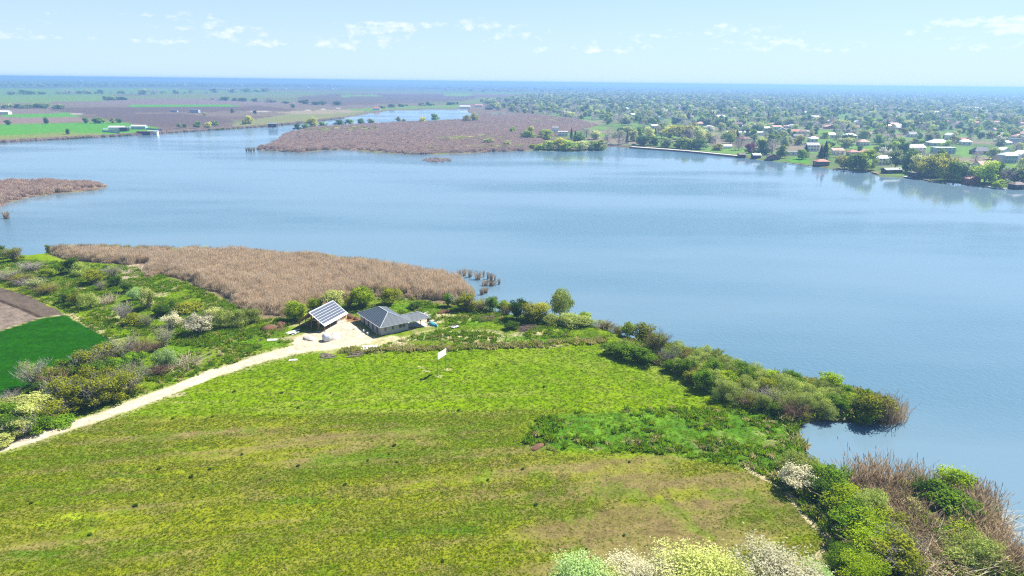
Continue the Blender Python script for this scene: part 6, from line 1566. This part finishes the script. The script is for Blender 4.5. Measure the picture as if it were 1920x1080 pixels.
# ------------------------------------------------------------------ far trees
FT = [  # px, py, w, h, kind, label
 (792, 232, 13, 10, 'yellow', 'yellow-green willow left of the pair on the far side of the marsh'),
 (815, 226, 17, 12, 'green', 'green willow right of the yellow one on the far side of the marsh'),
 (876, 231, 15, 13, 'olive', 'left willow of the big yellow-green group beside the upper pond'),
 (889, 230, 17, 15, 'yellow', 'right willow of the big yellow-green group beside the upper pond'),
 (960, 251, 10, 9, 'lime', 'lone round green tree at the right part of the marsh'),
 (985, 261, 12, 10, 'green', 'green tree left of the orange-tinged one at the marsh pond'),
 (996, 259, 11, 14, 'yellow', 'slim yellow tree by the marsh pond'),
 (994, 263, 15, 11, 'lime', 'lime tree beside the marsh pond'),
 (1025, 262, 19, 12, 'lime', 'broad lime tree left of the square tower house'),
 (1013, 281, 12, 6, 'lime', 'low lime willow at the left end of the shore clump'),
 (1031, 281, 15, 9, 'lime', 'lime willow second in the shore clump'),
 (1049, 281, 18, 11, 'yellow', 'yellow-green willow in the middle of the shore clump'),
 (1068, 282, 17, 10, 'lime', 'lime willow right of the middle of the shore clump'),
 (1089, 282, 16, 9, 'cream', 'pale willow towards the right of the shore clump'),
 (1106, 281, 13, 9, 'grey', 'grey-green willow second from the right end of the shore clump'),
 (1121, 281, 17, 11, 'lime', 'lime willow at the right end of the shore clump'),
 (1071, 263, 8, 13, 'conif', 'dark pointed conifer right of the square tower house'),
 (1078, 266, 9, 11, 'conif', 'shorter dark conifer beside the pointed one'),
 (1085, 267, 15, 11, 'green', 'green tree right of the two dark conifers'),
 (1099, 258, 16, 13, 'bare', 'bare grey tree behind the shore clump'),
 (1118, 262, 16, 11, 'cream', 'pale yellow tree behind the right of the shore clump'),
 (1138, 270, 14, 15, 'bare', 'tall bare tree left of the parked cars'),
 (1160, 272, 15, 17, 'bare', 'tallest bare tree above the parked cars'),
 (1175, 270, 9, 11, 'conif', 'dark conifer above the dark parked car'),
 (1187, 266, 14, 13, 'cream', 'pale green tree behind the left end of the quay'),
 (1205, 274, 17, 11, 'dark', 'dark green tree behind the quay, nearest the parked car'),
 (1226, 274, 17, 10, 'green', 'green tree behind the quay, second from the parked car'),
 (1250, 277, 17, 11, 'grey', 'grey-green tree behind the middle of the left quay'),
 (1271, 279, 15, 10, 'green', 'green tree behind the right half of the left quay'),
 (1290, 280, 18, 12, 'lime', 'light green tree where the two quays meet'),
 (1309, 281, 18, 11, 'dark', 'dark tree behind the right quay'),
 (1255, 260, 26, 16, 'yellow', 'broad yellow-green willow behind the quay trees'),
 (1285, 262, 28, 17, 'yellow', 'broadest yellow-green willow behind the quay trees'),
 (1310, 263, 22, 16, 'cream', 'pale tree at the right of the broad yellow-green willows'),
 (1330, 268, 15, 12, 'cream', 'pale green tree left of the white arched tent'),
 (1345, 283, 13, 7, 'olive', 'low olive bushy tree left of the white arched tent'),
 (1405, 288, 12, 10, 'plum', 'small tree with dark red leaves behind the boathouses'),
 (1385, 283, 13, 12, 'bare', 'bare tree left of the dark red one'),
 (1427, 291, 16, 14, 'dark', 'dark green tree between the pale-roofed and the gabled boathouse'),
 (1447, 291, 17, 16, 'bare', 'bare mauve tree above the gabled boathouse'),
 (1463, 298, 12, 12, 'green', 'green tree at the right of the gabled boathouse'),
 (1503, 300, 12, 9, 'green', 'green round tree on the right of the lawn'),
 (1545, 302, 12, 16, 'conif', 'tall dark conifer right of the two-storey grey-roofed house'),
 (1537, 303, 10, 13, 'conif', 'dark conifer left of the tallest one near the two-storey house'),
 (1583, 317, 16, 11, 'olive', 'olive willow left of the big round willow on the shore'),
 (1600, 319, 17, 13, 'green', 'green willow touching the big round willow on the shore'),
 (1618, 320, 22, 17, 'lime', 'big round willow hanging over the shore'),
 (1678, 318, 17, 15, 'grey', 'grey-green willow behind the long green shed'),
 (1706, 324, 15, 17, 'dark', 'dark tree left of the yellowish shore willows'),
 (1722, 328, 17, 15, 'cream', 'pale willow, left one of the yellowish shore group'),
 (1738, 333, 19, 15, 'yellow', 'yellowish willow in the left middle of the shore group'),
 (1757, 333, 18, 17, 'olive', 'olive willow in the middle of the yellowish shore group'),
 (1773, 339, 18, 16, 'yellow', 'yellowish willow at the right of the shore group'),
 (1788, 341, 14, 15, 'green', 'rich green tree next to the yellowish shore willows'),
 (1806, 341, 17, 14, 'grey', 'grey-green tree left of the brick-red boathouse'),
 (1845, 345, 17, 17, 'lime', 'light green tree in front of the tall red-roofed house'),
 (1862, 344, 15, 15, 'green', 'green tree right of the light one at the tall red-roofed house'),
 (1879, 347, 13, 12, 'bare', 'mauve bare tree near the right edge of the shore'),
 (1870, 352, 10, 6, 'lime', 'low round light green bush on the shore near the right edge'),
 (1901, 345, 15, 12, 'dark', 'dark tree behind the rightmost boathouse'),
 (1920, 349, 14, 13, 'grey', 'grey-green tree cut by the right edge at the shore'),
 (1690, 283, 16, 13, 'green', 'green tree left of the large grey-roofed villa'),
 (1677, 285, 14, 11, 'lime', 'light green tree left of the large grey-roofed villa'),
 (1585, 278, 20, 11, 'cream', 'pale round tree above the pale red roofs'),
 (1514, 238, 12, 15, 'conif', 'dark conifer alone in the middle of the village'),
 (1440, 227, 13, 14, 'conif', 'dark conifer in the left middle of the village'),
 (1352, 214, 14, 13, 'conif', 'dark broad conifer in the left back of the village'),
 (1367, 215, 12, 12, 'conif', 'dark conifer beside the broad one in the left back of the village'),
 (1228, 257, 9, 10, 'conif', 'dark conifer beside the white-roofed house at the village green'),
 (978, 195, 12, 14, 'conif', 'dark conifer at the left end of the village'),
 (950, 194, 12, 13, 'conif', 'leftmost dark conifer at the village edge'),
 # far left shore
 (15, 235, 9, 7, 'dark', 'dark round tree on the bright strip nearest the left edge'),
 (87, 233, 9, 9, 'dark', 'dark round tree in the middle of the bright green strip'),
 (161, 232, 8, 8, 'dark', 'small dark tree left of the clump on the bright strip'),
 (180, 232, 11, 8, 'dark', 'dark tree of the clump on the bright strip, left one'),
 (189, 232, 14, 9, 'green', 'green tree of the clump on the bright strip, right one'),
 (211, 232, 9, 8, 'olive', 'olive tree right of the clump on the bright strip'),
 (223, 231, 11, 6, 'dark', 'low dark tree at the right end of the bright strip'),
 (128, 253, 6, 7, 'dark', 'small dark tree on the bank below the bright strip'),
 (337, 241, 9, 7, 'grey', 'grey-green bush on the left bank first right of the farmyard'),
 (371, 241, 12, 9, 'green', 'green tree on the left bank beside the yellow one'),
 (391, 241, 12, 8, 'yellow', 'round yellow tree on the left bank'),
 (404, 237, 13, 7, 'green', 'green tree right of the round yellow one on the left bank'),
 (346, 240, 6, 5, 'dark', 'little dark bush between the grey-green bush and the green tree on the left bank'),
 (467, 233, 16, 12, 'yellow', 'large yellow-green tree on the left bank near the hut'),
 (459, 234, 9, 9, 'olive', 'olive tree touching the left of the yellow-green one near the hut'),
 (586, 239, 22, 14, 'yellow', 'bright yellow willow at the left end of the marsh'),
 (557, 244, 14, 7, 'dark', 'dark bush left of the bright yellow willow'),
 (573, 243, 12, 8, 'green', 'green bush just left of the bright yellow willow'),
 (606, 240, 15, 8, 'green', 'green bush right of the bright yellow willow'),
 (636, 236, 18, 8, 'dark', 'dark bush at the left of the row on the pond bank'),
 (656, 234, 18, 8, 'green', 'green bush second in the row on the pond bank'),
 (676, 233, 16, 9, 'dark', 'dark bush third in the row on the pond bank'),
 (697, 232, 15, 8, 'grey', 'grey-green bush at the right of the row on the pond bank'),
 (747, 230, 11, 9, 'grey', 'pale grey-green bush alone on the pond bank'),
 (757, 230, 8, 6, 'grey', 'smaller pale bush right of the lone one on the pond bank'),
 (917, 273, 13, 7, 'cream', 'pale yellow bush at the front edge of the marsh'),
 (952, 277, 10, 7, 'cream', 'small pale yellow bush right of the first at the marsh front'),
 (384, 217, 7, 6, 'cream', 'tiny pale bush below the grey-blue block building'),
 (436, 212, 9, 8, 'dark', 'dark round tree right of the grey-blue block building'),
 (478, 214, 8, 7, 'dark', 'dark tree between the ploughed strips and the bank'),
 (550, 202, 16, 10, 'grey', 'pale green tree beside the farm track'),
]
kindmeshes('conif', lambda i: conifer_mesh('crown', 800 + i, LM['conif']), 2)
FK = {}
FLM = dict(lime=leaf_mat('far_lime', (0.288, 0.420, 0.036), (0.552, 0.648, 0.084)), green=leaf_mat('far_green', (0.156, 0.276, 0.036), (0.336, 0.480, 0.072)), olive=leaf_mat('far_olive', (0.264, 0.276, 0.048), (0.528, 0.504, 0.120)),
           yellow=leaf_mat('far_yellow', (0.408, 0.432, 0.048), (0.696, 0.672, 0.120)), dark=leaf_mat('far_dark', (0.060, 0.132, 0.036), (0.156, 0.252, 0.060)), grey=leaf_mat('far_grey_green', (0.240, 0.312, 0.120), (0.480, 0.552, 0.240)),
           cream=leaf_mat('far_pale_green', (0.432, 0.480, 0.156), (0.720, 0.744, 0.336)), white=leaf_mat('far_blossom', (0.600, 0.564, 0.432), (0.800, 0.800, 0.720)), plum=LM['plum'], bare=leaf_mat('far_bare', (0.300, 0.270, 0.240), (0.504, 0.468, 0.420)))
for key in ('lime', 'green', 'olive', 'yellow', 'dark', 'grey', 'cream', 'white', 'plum'):
    FK[key] = [crown_mesh('crown', 820 + i + sum(map(ord, key)), FLM[key], 'willow', k=20 + 4 * i, n=2000, leaf=.042, aspect=.65) for i in range(3)]
FK['bare'] = [crown_mesh('crown', 880 + i, FLM['bare'], 'willow', k=20, n=1300, leaf=.040, aspect=.22, spread=1.0) for i in range(2)]
FK['conif'] = KIND['conif']
def far_tree(px, py, w, h, k_, label, group=None, world=None):
    p = world if world is not None else g(px, py)
    nm = 'conifer_tree' if k_ == 'conif' else 'tree'
    e = empty(nm, (p[0], p[1], max(-.3, ground_z(p[0], p[1])) - .1), rnd.random() * 6.28, label, 'tree', group)
    o = obj('crown', rnd.choice(FK[k_]), e); o.scale = (w, w, h)
    if k_ != 'conif' and label.find('bush') < 0: 
        o = obj('trunk', rnd.choice(TRUNK), e); o.scale = (w, w, h)
    elif k_ == 'conif':
        if 'conif_trunk' not in KIND: KIND['conif_trunk'] = [MB().tube([(0, 0, -.02), (0, 0, .5)], [.03, .015], 6).mesh('trunk', M_BARK)]
        o = obj('trunk', KIND['conif_trunk'][0], e); o.scale = (w, w, h)
    return e
for (px_, py_, w_, h_, k_, lb) in FT:
    e = far_tree(px_, py_, w_ * .95, h_, k_, lb)
    if 'bush' in lb: e.name = 'shrub'; e['category'] = 'bush'
# the nearest of the unnamed village trees, one by one
TG = {'lime': 'light green', 'green': 'mid green', 'olive': 'olive', 'yellow': 'yellow-green', 'dark': 'dark green', 'grey': 'grey-green', 'cream': 'pale green', 'white': 'white blossoming', 'bare': 'bare grey', 'conif': 'dark pointed conifer'}
TP = wp([(1130, 262), (1190, 268), (1300, 268), (1470, 292), (1640, 312), (1800, 335), (1960, 352), (2040, 320), (1960, 250), (1480, 240), (1300, 238), (1190, 246)])
used = [g(a[0], a[1])[:2] for a in FT]; hs_ = [g(a[0], a[1])[:2] for a in VH]
keepout = wp([(1463, 306), (1480, 293), (1515, 294), (1530, 304), (1522, 312)])
cnt = 0
for _ in range(6000):
    if cnt >= 210: break
    q = fill(TP, 1, RG)[0]
    if any(np.hypot(*(q - o)) < 10 for o in used) or any(np.hypot(*(q - o)) < 13 for o in placed) or any(abs(q[0] - o[0]) < 11 and -26 < q[1] - o[1] < 6 for o in hs_) or inpoly(q[:1], q[1:], keepout)[0]: continue
    used.append(q); cnt += 1
    k_ = rnd.choices(['bare', 'grey', 'green', 'cream', 'lime', 'olive', 'dark', 'conif', 'white'], [6, 4, 3, 3, 2.5, 1.5, 2, .8, .8])[0]
    s_ = rnd.uniform(8, 14)
    far_tree(0, 0, s_, s_ * rnd.uniform(.75, 1.05), k_, TG[k_] + (' tree' if k_ != 'conif' else '') + ' in the gardens, %s of the village, %s' % (zone(q)[1], zone(q)[0]), TG[k_] + ' village trees', world=(q[0], q[1], 0))
# the mass of trees behind them
VT = wp([(920, 206), (960, 212), (1050, 220), (1150, 236), (1300, 238), (1480, 240), (1960, 252), (2120, 260), (2120, 174), (1900, 173), (1500, 172), (1200, 173), (1000, 178), (900, 192)])
PR = [FK[k_][0] for k_ in ('bare', 'grey', 'green', 'cream', 'lime', 'dark', 'olive', 'white', 'conif')]
def mass(name, poly, n, s0, s1, label, probs, seed, gap=.0, flat=.85):
    rn = np.random.default_rng(seed); p = fill(poly, n, rn)
    if gap: p = p[fbm(p[:, 0], p[:, 1], 110, 95) + rn.normal(0, .05, len(p)) > gap]
    s = rn.uniform(s0, s1, len(p)); pb = np.array(probs, float)
    scatter(name, np.column_stack([p, np.full(len(p), .3)]), np.column_stack([s, s, s * flat * rn.uniform(.75, 1.2, len(p))]), PR, label, 'trees', idx=rn.choice(len(PR), len(p), p=pb / pb.sum()), seed=seed)
mass('village_trees', VT, 42000, 8, 16, 'mass of garden trees running back through the village', [6, 4, 3, 2.5, 2, 2, 1.2, .6, .7], 5, .27)
VB = wp([(880, 174), (1200, 172), (1920, 176), (2200, 182), (2200, 171), (1900, 167), (1400, 163.5), (900, 158.5), (700, 158)])
mass('distant_woodland', VB, 24000, 14, 32, 'blue-green woodland and gardens reaching back to the horizon', [6, 4, 3, 1, 1, 4, 1, .2, .4], 6, .40, .5)
LB = wp([(-400, 163), (-400, 150), (150, 150), (420, 158), (640, 160), (640, 163), (380, 163), (120, 163)])
mass('distant_forest', LB, 7000, 18, 36, 'long dark forest belt across the far plain on the left', [1, 2, 5, .3, .6, 6, 1, 0, 1], 7, .30, .6)
# hedges and tree rows of the plain
ORD = lambda n: '%d%s' % (n, 'th' if 10 < n % 100 < 14 else {1: 'st', 2: 'nd', 3: 'rd'}.get(n % 10, 'th'))
def row(pa, pb, n, label, s0, s1, kinds, seed):
    rn = np.random.default_rng(seed); A_, B_ = g(*pa)[:2], g(*pb)[:2]
    for i in range(n):
        q = A_ + (B_ - A_) * ((i + rn.uniform(.2, .8)) / n) + rn.normal(0, 9, 2); s_ = rn.uniform(s0 * .6, s1)
        far_tree(0, 0, s_ * rn.uniform(.9, 1.9), s_ * .62, kinds[rn.integers(len(kinds))], label.replace('tree of', 'tree, %s from the left of' % ORD(i + 1)), label.replace('tree of the ', 'trees of the '), world=(q[0], q[1], 0))
row((190, 188), (236, 188), 9, 'dark tree of the short row on the left plain', 14, 20, ['dark', 'green'], 1)
row((385, 187), (625, 198), 26, 'dark tree of the long broken row across the plum strips', 12, 20, ['dark', 'dark', 'bare'], 2)
row((0, 203), (127, 204), 14, 'dark tree of the hedge behind the strips at the left edge', 12, 18, ['dark', 'green', 'grey'], 3)
row((0, 178), (240, 176), 16, 'grey tree of the distant hedge on the left plain', 16, 30, ['bare', 'grey', 'green'], 4)
row((240, 178), (520, 172), 18, 'grey-green tree of the far hedge in the middle of the plain', 18, 34, ['bare', 'grey', 'green'], 5)
row((700, 203), (860, 196), 14, 'tree of the row along the far side of the upper pond', 10, 16, ['green', 'dark', 'grey'], 6)
